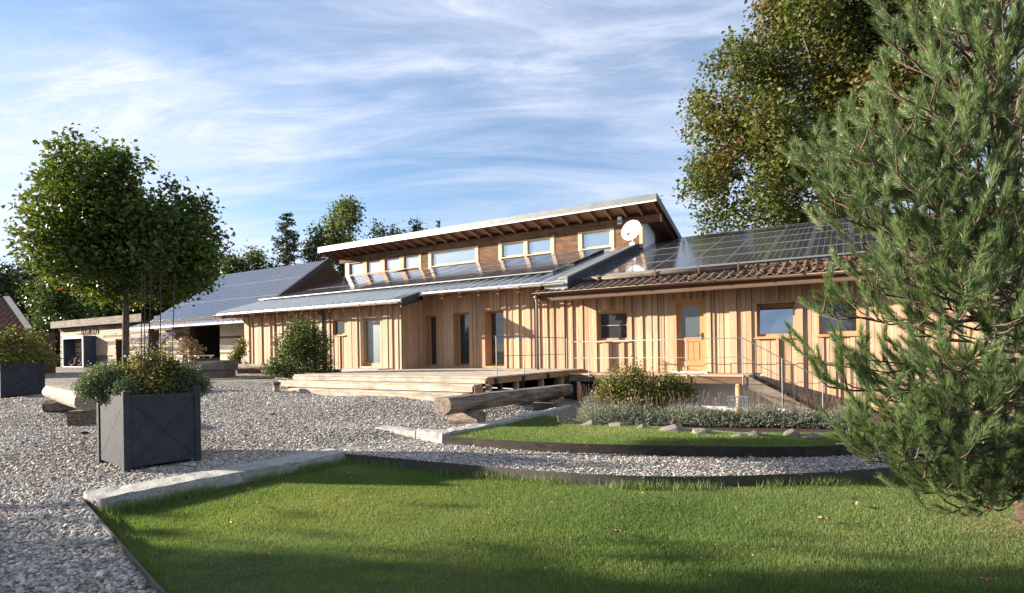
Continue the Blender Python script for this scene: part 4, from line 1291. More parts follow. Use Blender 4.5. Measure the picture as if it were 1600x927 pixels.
planter('planter', P2 - Vector((math.cos(rzp) * .0, 0, 0)) + Vector((-1.05, -.40, 0)), 1.0, 1.25, rzp, 1.02, 'second dark planter at the left edge of the photo, farther back')

# ---------------------------------------------------------------- fire box, trough, bollard
fb = empty('fire_box', w(-40.1, .78, .93), -TH, 'dark blue steel log shelter with pale front rim before the shed', 'log store')
FW, FD, FH = 3.15, .95, 2.1
def fbb(name, x0, x1, y0, y1, z0, z1, m): 
    b = MB(); b.box(x0, x1, y0, y1, z0, z1); return b.build(name, M[m], fb)
M['navy'] = plain('dark_blue_steel', (.045, .06, .10), .5, .2, .15, 3)
fbb('side', -.04, 0, .03, FD, 0, FH, 'navy'); fbb('side', -FW, -FW + .04, .03, FD, 0, FH, 'navy'); fbb('top', -FW, 0, .03, FD, FH + .002, FH + .04, 'navy'); fbb('back', -FW + .042, -.042, FD - .04, FD, .04, FH, 'navy'); fbb('base', -FW, 0, .03, FD, -.02, .038, 'navy')
b = MB(); b.box(-FW, 0, -.05, .028, FH - .14, FH + .04); b.box(-FW, -FW + .1, -.05, .028, .0, FH - .141); b.box(-.16, 0, -.05, .028, 0, FH - .141); b.box(-FW + .1, -.16, -.05, .028, 0, .06); b.build('rim', M['zinc_pale'], fb)
fw = empty('firewood', w(-40.1, .78, .93), -TH, 'loose pile of split logs lying inside the dark blue log shelter', 'firewood')
rf = random.Random(4)
for i in range(26):
    x = -FW + .3 + rf.random() * (FW - .7); y = .12 + rf.random() * .5; z = .06 + rf.random() * .10; a = rf.uniform(-.3, 1.0); l_ = rf.uniform(.35, .9)
    b = MB(); b.tube([(x - math.cos(a) * l_ / 2, y, z + .05), (x + math.cos(a) * l_ / 2, y + rf.uniform(-.1, .1), z + .05 + max(0, math.sin(a)) * l_)], .05, 5); b.build('log', M['log_pale' if i % 2 else 'brown_u'], fw)

tp = onz(322, 594, .70)
tr = empty('stone_trough', tp, -math.radians(8), 'old dark stone trough with a bent spout in the yard', 'trough')
b = MB(); b.box(-.95, .75, -.02, .78, .38, .70); b.v = [(x + random.uniform(-.015, .015), y + random.uniform(-.015, .015), z + random.uniform(-.015, .015)) for x, y, z in b.v]; b.build('basin', M['trough'], tr)
b = MB(); b.box(-.35, .70, .05, .7, -.06, .375); b.v = [(x + random.uniform(-.02, .02), y + random.uniform(-.02, .02), z) for x, y, z in b.v]; b.build('pedestal', M['trough'], tr)
b = MB(); b.box(-1.5, 2.1, -.45, 1.0, -.08, .03); b.build('base_slab', M['trough'], tr)
b = MB(); b.tube([(-1.05, .2, -.1), (-1.05, .2, 1.15), (-1.0, .2, 1.32), (-.88, .2, 1.38), (-.75, .2, 1.30)], .028, 8); b.build('spout', M['rust'], tr, True)
b = MB(); b.box(-1.06, -.98, .25, .33, -.1, .95); b.build('pipe_casing', M['zinc_pale'], tr)
for i, x in enumerate((-.40, .05, -.72)):
    b = MB(); b.box(x - .02, x + .02, .1, .7, .70, .80); b.build('iron_bar', M['rust'], tr)
bl = empty('bollard_light', onz(432, 613, .55), 0, 'stubby round bollard standing alone on the gravel left of the terrace', 'bollard')
b = MB(); b.tube([(0, 0, -.1), (0, 0, .20)], .085, 14); b.build('stem', M['log_pale'], bl, True)
b = MB(); b.tube([(0, 0, .20), (0, 0, .27), (0, 0, .29)], [.115, .115, .08], 14); b.build('cap', M['rust'], bl)

# ---------------------------------------------------------------- barn, shed and tiled house on the left
barn = empty('barn', w(-24.5, 0, 0), -TH, 'slatted barn with steep solar roof left of the house', 'barn')
BU = 24.5
def zb(v): return 3.45 + .72 * (v + .4)
BA = math.atan(.72)
bops = [(-26.45 + BU, -23.65 + BU, 1.2, 3.15), (-30.1 + BU, -29.5 + BU, .95, 3.1)]
def slats(parent, u0, u1, v, z0, z1, ops, pitch, seed, mat, name='slat'):
    # thin slats a few pixels high: real boards joined in one part
    rr = random.Random(seed); mb = MB(); z = z0
    while z < z1:
        segs = [(u0, u1)]
        for o in ops:
            if z + pitch * .5 > o[2] and z < o[3]:
                segs = [q for s in segs for q in ((s[0], min(s[1], o[0])), (max(s[0], o[1]), s[1])) if q[1] - q[0] > .02]
        for a, c in segs:
            x = a
            while x < c - .01:
                e = min(c, x + rr.uniform(1.5, 4)); t = rr.uniform(.018, .045)
                mb.box(x + .003, e - .003, v - t, v, z + .008, min(z + pitch, z1) - .004, rr.choice((0, 0, 1)))
                x = e
        z += pitch
    o = mb.build(name, [M[mat], M['grey_wood']], parent); o['kind'] = 'stuff'; return o
def wp2(parent, *a):
    return wall_pieces(parent, *a)
wp2(barn, -29.9 + BU, -19.4 + BU, .3, .6, .85, 3.9, bops, 'dark_wood')
slats(barn, -29.9 + BU, -24.0 + BU + .35, .298, .95, 3.7, bops, .115, 1, 'slat')
slats(barn, -23.65 + BU, -19.4 + BU, .298, .95, 3.7, [], .115, 2, 'slat_new')
b = MB(); b.box(-26.6 + BU, -23.5 + BU, 2.8, 2.9, .9, 3.6); b.box(-26.6 + BU, -23.5 + BU, .6, 2.8, 3.3, 3.4); b.box(-23.6 + BU, -23.45 + BU, .61, 2.8, .9, 3.3); b.box(-26.65 + BU, -26.5 + BU, .61, 2.8, .9, 3.3); b.build('dark_bay', M['interior'], barn)
def bs(name, u0, u1, va, vb, zf, th, mat):
    b = MB(); b.hexa([(u0, va, zf(va) - th), (u1, va, zf(va) - th), (u1, vb, zf(vb) - th), (u0, vb, zf(vb) - th)], [(u0, va, zf(va)), (u1, va, zf(va)), (u1, vb, zf(vb)), (u0, vb, zf(vb))]); return b.build(name, M[mat], barn)
bs('roof', -29.3 + BU, -19.85 + BU, -.4, 3.95, zb, .12, 'dark_wood')
def zst(v): return 3.42 + .34 * (v + .3)
bs('metal_eave', -30.2 + BU, -19.4 + BU, -1.1, -.30, zst, .03, 'zinc')
u = -30.1 + BU
while u < -19.5 + BU:
    seam_at(u, -1.1, -.3, barn, zst, math.atan(.34), .05); u += .40
b = MB(); b.box(-30.2 + BU, -19.4 + BU, -1.2, -1.105, zst(-1.1) - .09, zst(-1.1) + .0); b.build('gutter', M['zinc_pale'], barn)
for j in range(3):
    for i in range(9):
        u = -29.25 + BU + i * 1.045; v = -.36 + j * 1.40
        link('solar_panel', pme, barn, (u, v, zb(v) + .06), (BA, 0, 0), (.985, 1.06, 1))
b = MB(); b.hexa([(-19.95 + BU, -.3, 3.0), (-19.75 + BU, -.3, 3.0), (-19.75 + BU, 7.5, 3.0), (-19.95 + BU, 7.5, 3.0)], [(-19.95 + BU, -.3, 3.45), (-19.75 + BU, -.3, 3.45), (-19.75 + BU, 4.0, 6.42), (-19.95 + BU, 4.0, 6.42)]); b.build('gable_wall', M['dark_wood'], barn)
b = MB(); b.hexa([(-19.9 + BU, -.4, zb(-.4) - .2), (-19.7 + BU, -.4, zb(-.4) - .2), (-19.7 + BU, 3.95, zb(3.95) - .2), (-19.9 + BU, 3.95, zb(3.95) - .2)], [(-19.9 + BU, -.4, zb(-.4) + .1), (-19.7 + BU, -.4, zb(-.4) + .1), (-19.7 + BU, 3.95, zb(3.95) + .1), (-19.9 + BU, 3.95, zb(3.95) + .1)]); b.build('verge', M['dark_metal'], barn)
b = MB(); b.hexa([(-29.3 + BU, 3.95, 5.0), (-19.85 + BU, 3.95, 5.0), (-19.85 + BU, 8.5, 3.0), (-29.3 + BU, 8.5, 3.0)], [(-29.3 + BU, 3.95, zb(3.95)), (-19.85 + BU, 3.95, zb(3.95)), (-19.85 + BU, 8.5, 3.2), (-29.3 + BU, 8.5, 3.2)]); b.build('rear_roof', M['tile_dark'], barn)
tb = empty('white_table', w(-24.6, -.55, .9), -TH, 'white table at the dark barn opening behind the trough', 'table')
b = MB(); b.box(-1.1, 1.1, -.4, .4, .66, .72); b.build('table_top', M['white'], tb)
for x in (-1.0, .95):
    for y in (-.33, .28):
        b = MB(); b.box(x, x + .05, y, y + .05, 0, .66); b.build('leg', M['white'], tb)
pb2 = MB(); pb2.box(-22.9, -19.6, -.25, .22, .93, 1.28)
q = pb2.build('timber_ledge', M['log_pale'], None); q.location = ORG; q.rotation_euler = (0, 0, -TH); tag(q, 'pale timber ledge along the foot of the slatted barn wall', 'ledge')

shed = empty('shed', w(-39, 1.5, 0), -TH, 'flat-roofed shed clad in grey slats with letters on it', 'shed')
SU = 39
sops = [(-37.3 + SU, -36.2 + SU, .95, 2.7)]
wall_pieces(shed, -45.6 + SU, -33.2 + SU, .02, 3.5, .8, 3.72, sops, 'dark_wood')
slats(shed, -45.6 + SU, -33.2 + SU, 0.0, .95, 3.70, sops, .13, 3, 'slat')
b = MB(); b.box(-37.3 + SU, -36.2 + SU, .2, .3, .9, 2.7); b.build('doorway', M['interior'], shed)
b = MB(); b.box(-45.9 + SU, -33.0 + SU, -.45, 3.8, 3.72, 3.80); b.build('roof', M['dark_wood'], shed)
b = MB(); b.box(-45.9 + SU, -33.0 + SU, -.50, -.455, 3.74, 4.22); b.build('fascia', M['grey_wood'], shed)
txt = 'TTRUT'
for i, ch in enumerate(txt):
    cu = bpy.data.curves.new('letter', 'FONT'); cu.body = ch; cu.size = .62; cu.extrude = .03; cu.materials.append(M['rust'])
    tmp = bpy.data.objects.new('letter_curve', cu); COL.objects.link(tmp); bpy.context.view_layer.update()
    lm = bpy.data.meshes.new_from_object(tmp.evaluated_get(bpy.context.evaluated_depsgraph_get())); bpy.data.objects.remove(tmp)
    lm.name = 'letter'; link('letter', lm, shed, (-42.15 + SU + i * .53, -.10, 3.18), (math.radians(90), 0, 0))

th = empty('tiled_house', Vector((-24.5, 27.5, 0)), 0, 'small house with dark clay tile roof at the left edge', 'house')
ev = dep(47, 516, 24.5) - Vector((-24.5, 27.5, 0)); rg = dep(13, 468, 26.6) - Vector((-24.5, 27.5, 0))
slope = rg - ev
Lf = 9.0
b = MB(); b.box(-Lf - 3, ev.x - .7, ev.y + .4, rg.y + .1, .3, ev.z - .02); b.build('wall', M['dark_wood'], th)
b = MB(); b.hexa([(-Lf - 3, ev.y, ev.z - .1), (ev.x, ev.y, ev.z - .1), (rg.x, rg.y, rg.z - .1), (-Lf - 3, rg.y, rg.z - .1)], [(-Lf - 3, ev.y, ev.z), (ev.x, ev.y, ev.z), (rg.x, rg.y, rg.z), (-Lf - 3, rg.y, rg.z)]); b.build('roof', M['tile_dark'], th)
rows = 9; ra_ = math.atan2(rg.z - ev.z, rg.y - ev.y); rl = math.hypot(rg.z - ev.z, rg.y - ev.y)
tv = tile_mesh(); tv.materials.clear(); tv.materials.append(M['tile_dark'])
for j in range(rows):
    t = j / rows; x1 = ev.x + slope.x * t
    x = x1 - .3
    while x > x1 - 3.2:
        link('roof_tile', tv, th, (x, ev.y + slope.y * t - .02, ev.z + slope.z * t + .02), (ra_ + .03, 0, 0), (1.15, rl / rows * 3.1, 1)); x -= .285
b = MB()
nrm = Vector((0, -math.sin(ra_), math.cos(ra_)))
def vp(t, s, h): return ev + slope * t + Vector((s, 0, 0)) + nrm * h
b.hexa([vp(-.02, -.16, .02), vp(-.02, .16, .02), vp(1.03, .16, .02), vp(1.03, -.16, .02)], [vp(-.02, -.16, .13), vp(-.02, .16, .13), vp(1.03, .16, .13), vp(1.03, -.16, .13)]); b.build('verge_flashing', M['zinc_pale'], th)

# ---------------------------------------------------------------- foliage builders
def leaf_mesh(name, C, size, mat, parent, rnd=None, up=0.35, aspect=.62, fold=.18, droop=0.0):
    C = np.asarray(C, float); n = len(C)
    nrm = RNG.normal(0, 1, (n, 3)); nrm[:, 2] = np.abs(nrm[:, 2]) + up; nrm /= np.linalg.norm(nrm, axis=1)[:, None]
    t = RNG.normal(0, 1, (n, 3)); t[:, 2] -= droop
    a = t - nrm * (t * nrm).sum(1)[:, None]; a /= np.linalg.norm(a, axis=1)[:, None] + 1e-9
    b = np.cross(nrm, a)
    s = (size * RNG.uniform(.65, 1.3, n))[:, None]
    V = np.empty((n, 4, 3))
    V[:, 0] = C - a * s * .5
    V[:, 1] = C + b * s * aspect * .5 + a * s * .08 + nrm * s * fold
    V[:, 2] = C + a * s * .5
    V[:, 3] = C - b * s * aspect * .5 + a * s * .08 + nrm * s * fold
    if rnd is None: rnd = np.clip(RNG.normal(.45, .2, n), 0, 1)
    return np_mesh(name, V.reshape(-1, 3), np.arange(n * 4).reshape(-1, 4), mat, rnd, parent)
def blob_points(blobs, n, spray=.3, per=9, shell=.72):
    # leaves in small sprays spread through lumpy blobs: (cx, cy, cz, rx, ry, rz)
    B = np.array(blobs, float)
    vol = (B[:, 3] * B[:, 4] + B[:, 4] * B[:, 5] + B[:, 3] * B[:, 5]); p = vol / vol.sum()
    ns = max(1, n // per)
    k = RNG.choice(len(B), ns, p=p)
    d = RNG.normal(0, 1, (ns, 3)); d /= np.linalg.norm(d, axis=1)[:, None]
    q = shell + (1.06 - shell) * RNG.random(ns) ** .6
    q = np.where(RNG.random(ns) < .22, RNG.random(ns) ** .4 * shell, q)
    c = B[k, :3] + d * q[:, None] * B[k, 3:]
    P = np.repeat(c, per, 0) + RNG.normal(0, 1, (ns * per, 3)) * spray
    return P, np.repeat(k, per)
def limb(mb, a, b, r0, r1, n=6, seg=5, wob=.06):
    a, b = Vector(a), Vector(b); l = (b - a).length
    pts = [a.lerp(b, i / seg) + Vector((random.uniform(-1, 1), random.uniform(-1, 1), random.uniform(-.5, .5))) * (wob * l if 0 < i < seg else 0) for i in range(seg + 1)]
    mb.tube(pts, [r0 + (r1 - r0) * i / seg for i in range(seg + 1)], n)
def tree(name, base, blobs, n, leaf, mat, label, cat='tree', group=None, trunk_r=.2, spray=None, per=9, hue=None, fork=.45, up=.35):
    base = Vector(base)
    e = empty(name, base, 0, label, cat, group)
    bl = [(b[0] - base.x, b[1] - base.y, b[2] - base.z, b[3], b[4], b[5]) for b in blobs]
    P, k = blob_points(bl, n, spray or leaf * 1.3, per)
    r = np.clip(RNG.normal(.42, .17, len(P)) + (RNG.random(len(bl))[k] - .5) * .35, 0, 1)
    if hue is not None: r = np.clip(r + hue(P), 0, 1)
    leaf_mesh('crown', P, leaf, M[mat], e, r, up)
    top = max(b[2] for b in bl); cx = sum(b[0] for b in bl) / len(bl); cy = sum(b[1] for b in bl) / len(bl)
    mb = MB(); fk = Vector((cx * .3, cy * .3, top * fork))
    mb.tube([(0, 0, -.3), (cx * .08, cy * .08, top * fork * .4), fk, (cx * .7, cy * .7, top * .8)], [trunk_r * 1.15, trunk_r, trunk_r * .8, trunk_r * .3], 9)
    for b in random.sample(bl, min(len(bl), 14)):
        limb(mb, fk + Vector((0, 0, random.uniform(-.05, .25) * top)), (b[0], b[1], b[2]), trunk_r * .38, trunk_r * .08)
    mb.build('trunk', M['bark'], e, True)
    return e
def pxblob(px, py, r, Y, dy=0.0):
    p = dep(px, py, Y); s = Y / F
    return (p.x, p.y + dy, p.z, r * s, r * s, r * s)

# clipped roadside tree in the yard (ball crown)
BY = 8.7
bb = [(75, 335, 48), (108, 292, 44), (165, 278, 46), (85, 392, 48), (150, 350, 60), (214, 338, 44), (276, 352, 48), (308, 375, 42), (222, 400, 56), (280, 415, 46), (140, 420, 42), (312, 420, 32),
      (250, 445, 30), (170, 440, 32), (90, 300, 34), (330, 398, 26), (60, 360, 32), (110, 440, 26), (345, 360, 10), (300, 330, 26), (168, 240, 15), (210, 262, 18), (290, 312, 14), (318, 322, 14), (100, 252, 14), (65, 285, 18), (50, 395, 22), (165, 228, 8), (158, 240, 10), (178, 226, 7), (171, 218, 6), (212, 246, 8), (210, 237, 5), (262, 288, 9), (284, 290, 8), (300, 300, 9), (324, 310, 9), (350, 350, 9), (120, 240, 9), (98, 238, 7)]
rr = random.Random(3); blobs = []
for (x, y, r_) in bb:
    blobs.append(pxblob(195 + (x - 195) * (.74 if x < 195 else .93), y + 4, r_ * .88, BY, rr.uniform(-.3, .3)))
for (x, y, r_) in bb[:14]:
    blobs.append(pxblob(195 + (x - 195) * (.66 if x < 195 else .84) + rr.uniform(-8, 8), y + rr.uniform(-6, 8), r_ * .85, BY, rr.choice((-1, 1)) * rr.uniform(.35, .75)))
base = dep(196, 640, BY); base.z = Gz(base.x, base.y)
tree('ball_tree', base, blobs, 34000, .080, 'ball', 'young tree with a clipped broad crown standing behind the front planter', 'tree', None, .052, .08, 7, lambda P: np.where((P[:, 0] < -.5) & (RNG.random(len(P)) < .07), .45, 0), .60, .2)

# big maple behind the roof on the right
MY = 36.0
rr = random.Random(8); blobs = []
mc = dep(1275, 175, MY)
outline = [(1095, 185, 22), (1112, 150, 24), (1140, 115, 28), (1165, 75, 28), (1190, 40, 28), (1225, 20, 30), (1265, 5, 32), (1310, -10, 36), (1100, 220, 22), (1125, 200, 30), (1105, 275, 28), (1098, 300, 22), (1135, 265, 32), (1130, 325, 28), (1150, 350, 24), (1115, 360, 14), (1180, 330, 36), (1230, 330, 38), (1160, 230, 36), (1180, 150, 40), (1215, 90, 40), (1260, 60, 42), (1205, 260, 42), (1220, 200, 42), (1270, 130, 48), (1330, 60, 48), (1270, 250, 34), (1310, 190, 44), (1340, 130, 44), (1370, 30, 48), (1300, 340, 34), (1390, 120, 52), (1390, 220, 52), (1430, 60, 55), (1430, 160, 55), (1350, 300, 44), (1440, 260, 50), (1480, 120, 60), (1480, 230, 55), (1300, -50, 50), (1400, -50, 60), (1200, -5, 20), (1480, -20, 60), (1130, 90, 12), (1085, 190, 10), (1082, 285, 12)]
for (x, y, r_) in outline:
    blobs.append(pxblob(x, y, r_, MY, rr.uniform(-2, 2)))
    if r_ > 30: blobs.append(pxblob(x + rr.uniform(-20, 20), y + rr.uniform(-20, 20), r_ * .85, MY, rr.choice((-1, 1)) * rr.uniform(2.5, 5.5)))
base = Vector((mc.x + 1.0, MY, 0.0))
tree('maple_tree', base, blobs, 100000, .29, 'maple', 'tall broad maple turning brown and gold behind the right roof', 'tree', None, .5, .40, 10, lambda P: .07 + .17 * np.sin(P[:, 0] * .8 + P[:, 2] * .5), .4)

# background trees and the wood's edge on the left
def bush_tree(name, px, top, bot, wpx, Y, n, leaf, mat, label, group='trees behind the buildings', lumps=9, sd_=1, trunk_r=.18, cat='tree', shape=1.0):
    rr = random.Random(sd_); bl = []
    h = bot - top
    for i in range(lumps):
        t = (i + .5) / lumps
        wd = wpx * (.35 + .65 * math.sin(math.pi * min(1, (t * .85 + .08))) ** shape) * .5
        for _ in range(2):
            bl.append(pxblob(px + rr.uniform(-1, 1) * wd * .75, top + h * t * .92 + rr.uniform(-.04, .04) * h, max(wd * rr.uniform(.35, .6), wpx * .09), Y, rr.uniform(-1, 1) * wd * Y / F * .6))
    bp = dep(px, bot, Y); bp.z = Gz(bp.x, bp.y) if abs(bp.x) < 60 else .9
    tree(name, bp, bl, n, leaf, mat, label, cat, group, trunk_r, leaf * 1.2, 8, None, .35)
bush_tree('birch_tree', 535, 312, 470, 62, 62, 6500, .34, 'green_pale', 'tall slender pale green tree rising behind the left end of the clerestory', sd_=5, lumps=10, shape=.7)
bush_tree('birch_tree', 497, 352, 470, 34, 60, 2600, .34, 'green_pale', 'smaller slender tree just left of the tall pale one behind the roof', sd_=6, lumps=8)
bush_tree('leafy_tree', 405, 398, 470, 52, 58, 3200, .32, 'green_pale', 'pale leafy tree top above the barn ridge, left of the spruce', sd_=7, lumps=5)
bush_tree('leafy_tree', 368, 404, 470, 40, 56, 2600, .32, 'green', 'low leafy tree top beside the ball tree crown, above the barn roof', sd_=8, lumps=5)
bush_tree('leafy_tree', 615, 360, 430, 66, 60, 3000, .32, 'green', 'rounded tree top peeking over the middle of the clerestory roof', sd_=9, lumps=4)
bush_tree('leafy_tree', 648, 346, 420, 22, 60, 1200, .30, 'dark_green', 'thin pointed tree tip showing over the clerestory roof', sd_=10, lumps=6)
g2 = 'trees of the wood edge on the left'
bush_tree('wood_edge_tree', 15, 425, 560, 110, 58, 8500, .36, 'dark_green', 'dark tree at the far left above the tiled roof', g2, 8, 21)
bush_tree('wood_edge_tree', 62, 418, 575, 100, 54, 9500, .32, 'dark_green', 'dark tree between the tiled roof and the ball tree crown', g2, 9, 22)
bush_tree('wood_edge_tree', 100, 440, 580, 110, 47, 9500, .26, 'green', 'lighter green tree with low branches just right of the tiled roof', g2, 9, 23)
bush_tree('wood_edge_tree', 160, 420, 560, 120, 52, 9500, .30, 'green', 'broad green tree behind the trunk of the ball tree', g2, 8, 24)
bush_tree('wood_edge_tree', 235, 425, 545, 120, 54, 9000, .30, 'dark_green', 'dark tree behind the garden stakes above the shed roof', g2, 8, 25)
bush_tree('wood_edge_tree', 300, 430, 520, 110, 58, 6500, .32, 'dark_green', 'dark tree half hidden by the right side of the ball tree crown', g2, 7, 26)
bush_tree('wood_edge_shrub', 88, 505, 580, 70, 43, 5500, .22, 'dark_green', 'dark shrub left of the blue log shelter', g2, 6, 27, .08, 'shrub')
bush_tree('wood_edge_tree', -45, 380, 570, 120, 56, 5000, .4, 'dark_green', 'dark tree cut by the left edge of the photo', g2, 7, 28)
# right side behind the pine
bush_tree('leafy_tree', 1560, 330, 560, 190, 40, 8000, .34, 'dark_green', 'dark leafy tree behind the pine at the right edge', sd_=31, lumps=8)
bush_tree('leafy_tree', 1690, 200, 560, 200, 38, 5000, .40, 'dark_green', 'dark leafy tree beyond the right edge of the photo', sd_=32, lumps=8)

def spruce(px, top, bot, wpx, Y, n, label, sd_):
    rr = random.Random(sd_); b0 = dep(px, bot, Y); t0 = dep(px, top, Y); h = t0.z - b0.z; R_ = wpx / 2 * Y / F
    base = Vector((b0.x, Y, Gz(b0.x, Y))); hb = t0.z - base.z
    e = empty('spruce_tree', base, 0, label, 'tree', 'trees behind the buildings')
    P = []; mb = MB(); mb.tube([(0, 0, -.2), (0, 0, hb * .6), (0, 0, hb)], [.25, .13, .015], 7)
    z = hb - h
    while z < hb - .1:
        t = (hb - z) / h; rl = R_ * (.12 + .88 * t ** .85)
        for k in range(7):
            a = rr.uniform(0, 6.28); l = rl * rr.uniform(.6, 1.12); m_ = max(5, int(n * .004 * (.3 + t)))
            s = np.sort(RNG.random(m_) ** .7) * l
            P.append(np.column_stack([np.cos(a) * s, np.sin(a) * s, z - .22 * s + .25 * (s / max(l, .1)) ** 2 * l * .5 + 0 * s]) + RNG.normal(0, .10, (m_, 3)))
            mb.tube([(0, 0, z + .1), (math.cos(a) * l * .8, math.sin(a) * l * .8, z - .15 * l)], [.03, .008], 4, 0, False)
        z += .42
    leaf_mesh('crown', np.concatenate(P), .34, M['spruce'], e, None, .1, .4, .05, .6)
    mb.build('trunk', M['bark'], e)
spruce(450, 330, 470, 100, 60, 13000, 'pointed dark spruce standing above the barn ridge', 3)
spruce(686, 345, 420, 20, 66, 1500, 'spruce tip barely showing over the clerestory roof', 4)

# trees beyond the left edge of the picture that throw the foreground shade
SH = ((-20, 3.1, 5.8, 8.3), (-24, -4.5, 5.0, 12), (-30, -12.0, 5.0, 13))
for i, (x, y, R0, h) in enumerate(SH):
    rq = random.Random(60 + i); bl = []
    for k in range(80 if i == 0 else 46):
        t = rq.random() ** 1.15; q = R0 * (1.0 - .55 * t ** .6); a = rq.uniform(0, 6.28); d_ = q * math.sqrt(rq.random()) * .85
        bl.append((x + math.cos(a) * d_, y + math.sin(a) * d_, 1.6 + (h - 2.6) * t, R0 * .23, R0 * .23, R0 * .2))
    tree('shade_tree', (x, y, .2), bl, 30000 if i == 0 else 12000, .36, 'green', ['nearest leafy tree left of the yard, outside the photo', 'second leafy tree left of the yard, outside the photo', 'farthest leafy tree behind the camera on the left'][i], 'tree', 'trees shading the foreground', .25, .45, 8)

# shrubs
def shrub(name, blobs, base, n, leaf, mat, label, cat='shrub', group=None, spray=.08, stems=7, up=.3, shell=.6, rnd=None):
    base = Vector(base); e = empty(name, base, 0, label, cat, group)
    bl = [(b[0] - base.x, b[1] - base.y, b[2] - base.z, *b[3:]) for b in blobs]
    P, k = blob_points(bl, n, spray, 6, shell); P = P[P[:, 2] > -.02]
    leaf_mesh('foliage', P, leaf, M[mat], e, rnd, up)
    mb = MB()
    for i in range(stems):
        b = random.choice(bl); limb(mb, (random.uniform(-.06, .06), random.uniform(-.06, .06), -.05), (b[0], b[1], b[2] + b[5] * .6), .012 + leaf * .05, .004, 5, 4)
    mb.build('stems', M['twig'], e)
    return e
SB = 18.2
bl = [pxblob(x, y, r_, SB, dy) for x, y, r_, dy in [(472, 528, 28, 0), (448, 540, 22, .2), (490, 535, 24, .1), (466, 562, 28, -.1), (496, 562, 18, 0), (440, 568, 16, -.2), (428, 578, 12, -.2), (462, 515, 14, 0), (480, 512, 12, .1), (505, 575, 16, .1), (450, 580, 14, -.3), (475, 550, 28, .5)]]
p = dep(465, 588, SB); p.z = Gz(p.x, p.y)
shrub('round_shrub', bl, p, 17000, .062, 'green', 'large rounded evergreen shrub between terrace and left house wall', spray=.07)
bl = [pxblob(x, y, r_, 23.5) for x, y, r_ in [(374, 548, 9), (368, 558, 9), (378, 536, 6), (366, 566, 7)]]
p = dep(373, 572, 23.5); p.z = .88
shrub('small_shrub', bl, p, 1500, .09, 'yellowgreen', 'small light shrub at the left corner of the house')
RY = 12.6
bl = [pxblob(x, y, r_, RY, dy) for x, y, r_, dy in [(955, 608, 22, 0), (985, 592, 18, 0), (1010, 605, 24, .2), (1040, 612, 22, 0), (1065, 608, 18, .1), (940, 620, 16, -.1), (975, 622, 24, -.2), (1020, 628, 22, -.2), (1050, 595, 10, .2), (965, 586, 9, 0), (1000, 580, 8, .1), (1078, 614, 12, 0)]]
p = dep(1005, 650, RY); p.z = .1
shrub('rose_bush', bl, p, 9500, .056, 'rose', 'loose yellowish rose bush in the bed before the gallery', spray=.10, stems=9, shell=.25)
# lavender clumps
lav = [(935, 640, 20, 'grey-green lavender clump at the left end of the bed'), (968, 645, 24, 'lavender clump below the left side of the rose bush'), (1005, 650, 24, 'lavender clump below the middle of the rose bush'), (1040, 652, 22, 'lavender clump below the right side of the rose bush'),
       (1078, 650, 26, 'wide lavender clump right of the rose bush'), (1112, 655, 24, 'lavender clump in front of the wire basket'), (1148, 657, 24, 'dark lavender clump right of the wire basket'), (1182, 658, 22, 'lavender clump under the stair stringer'),
       (1215, 660, 20, 'lavender clump below the middle of the stairs'), (1248, 662, 20, 'lavender clump near the foot of the stairs'), (1282, 662, 22, 'last pale lavender clump beyond the foot of the stairs'), (1325, 668, 22, 'lavender clump half hidden by the pine branches'), (925, 625, 14, 'small lavender clump by the far granite block')]
def lavender(px, py, rpx, label, i):
    Y = 10.25 - (px - 935) / 390 * 1.05 + (.7 if px < 930 else 0)
    p = dep(px, py, Y); s = Y / F; R_ = rpx * s; zb_ = float(bed_z(np.array([p.x]), np.array([p.y]))[0]) - .01
    e = empty('lavender', (p.x, p.y, zb_), 0, label, 'lavender', 'lavender along the bed')
    top = max(p.z - zb_ + R_ * .5, .30) * (.85 + .35 * ((i * 37) % 10) / 10); R_ *= 1.15
    n = 900; th_ = RNG.uniform(0, 6.28, n); ph = np.arccos(RNG.uniform(.12, 1, n)); l = RNG.uniform(.45, 1.05, n)
    d = np.column_stack([np.sin(ph) * np.cos(th_) * R_ * 1.55, np.sin(ph) * np.sin(th_) * R_ * 1.4, np.cos(ph) * top])
    P0 = d * l[:, None]; dir_ = d / np.linalg.norm(d, axis=1)[:, None]
    V, rn = [], []
    for m_ in range(8):      # narrow leaves on each shoot
        q = dir_ + RNG.normal(0, .55, (n, 3)); q /= np.linalg.norm(q, axis=1)[:, None]
        o_ = P0 + dir_ * RNG.uniform(-.07, .05, (n, 1)); sd2 = np.cross(q, RNG.normal(0, 1, (n, 3))); sd2 /= np.linalg.norm(sd2, axis=1)[:, None] + 1e-9
        ln = RNG.uniform(.03, .06, (n, 1))
        V.append(np.stack([o_ - sd2 * .004, o_ + sd2 * .004, o_ + q * ln], 1)); rn.append(np.clip(RNG.normal(.5, .22, n), 0, 1))
    V = np.concatenate(V); np_mesh('foliage', V.reshape(-1, 3), np.arange(len(V) * 3).reshape(-1, 3), M['lavender'], np.concatenate(rn), e)
    mb = MB()
    for k in range(16):
        a = random.uniform(0, 6.28); r2 = random.uniform(.2, 1.3) * R_; h_ = top + random.uniform(.06, .22)
        x0, y0 = math.cos(a) * r2 * .6, math.sin(a) * r2 * .6
        mb.tube([(x0, y0, top * .5), (x0 * 1.7, y0 * 1.7, h_), (x0 * 1.78, y0 * 1.78, h_ + .05)], [.0022, .0022, .006], 4)
    mb.build('flower_stalks', M['dry'] if i % 3 else M['twig'], e)
for i, q in enumerate(lav): lavender(*q, i)
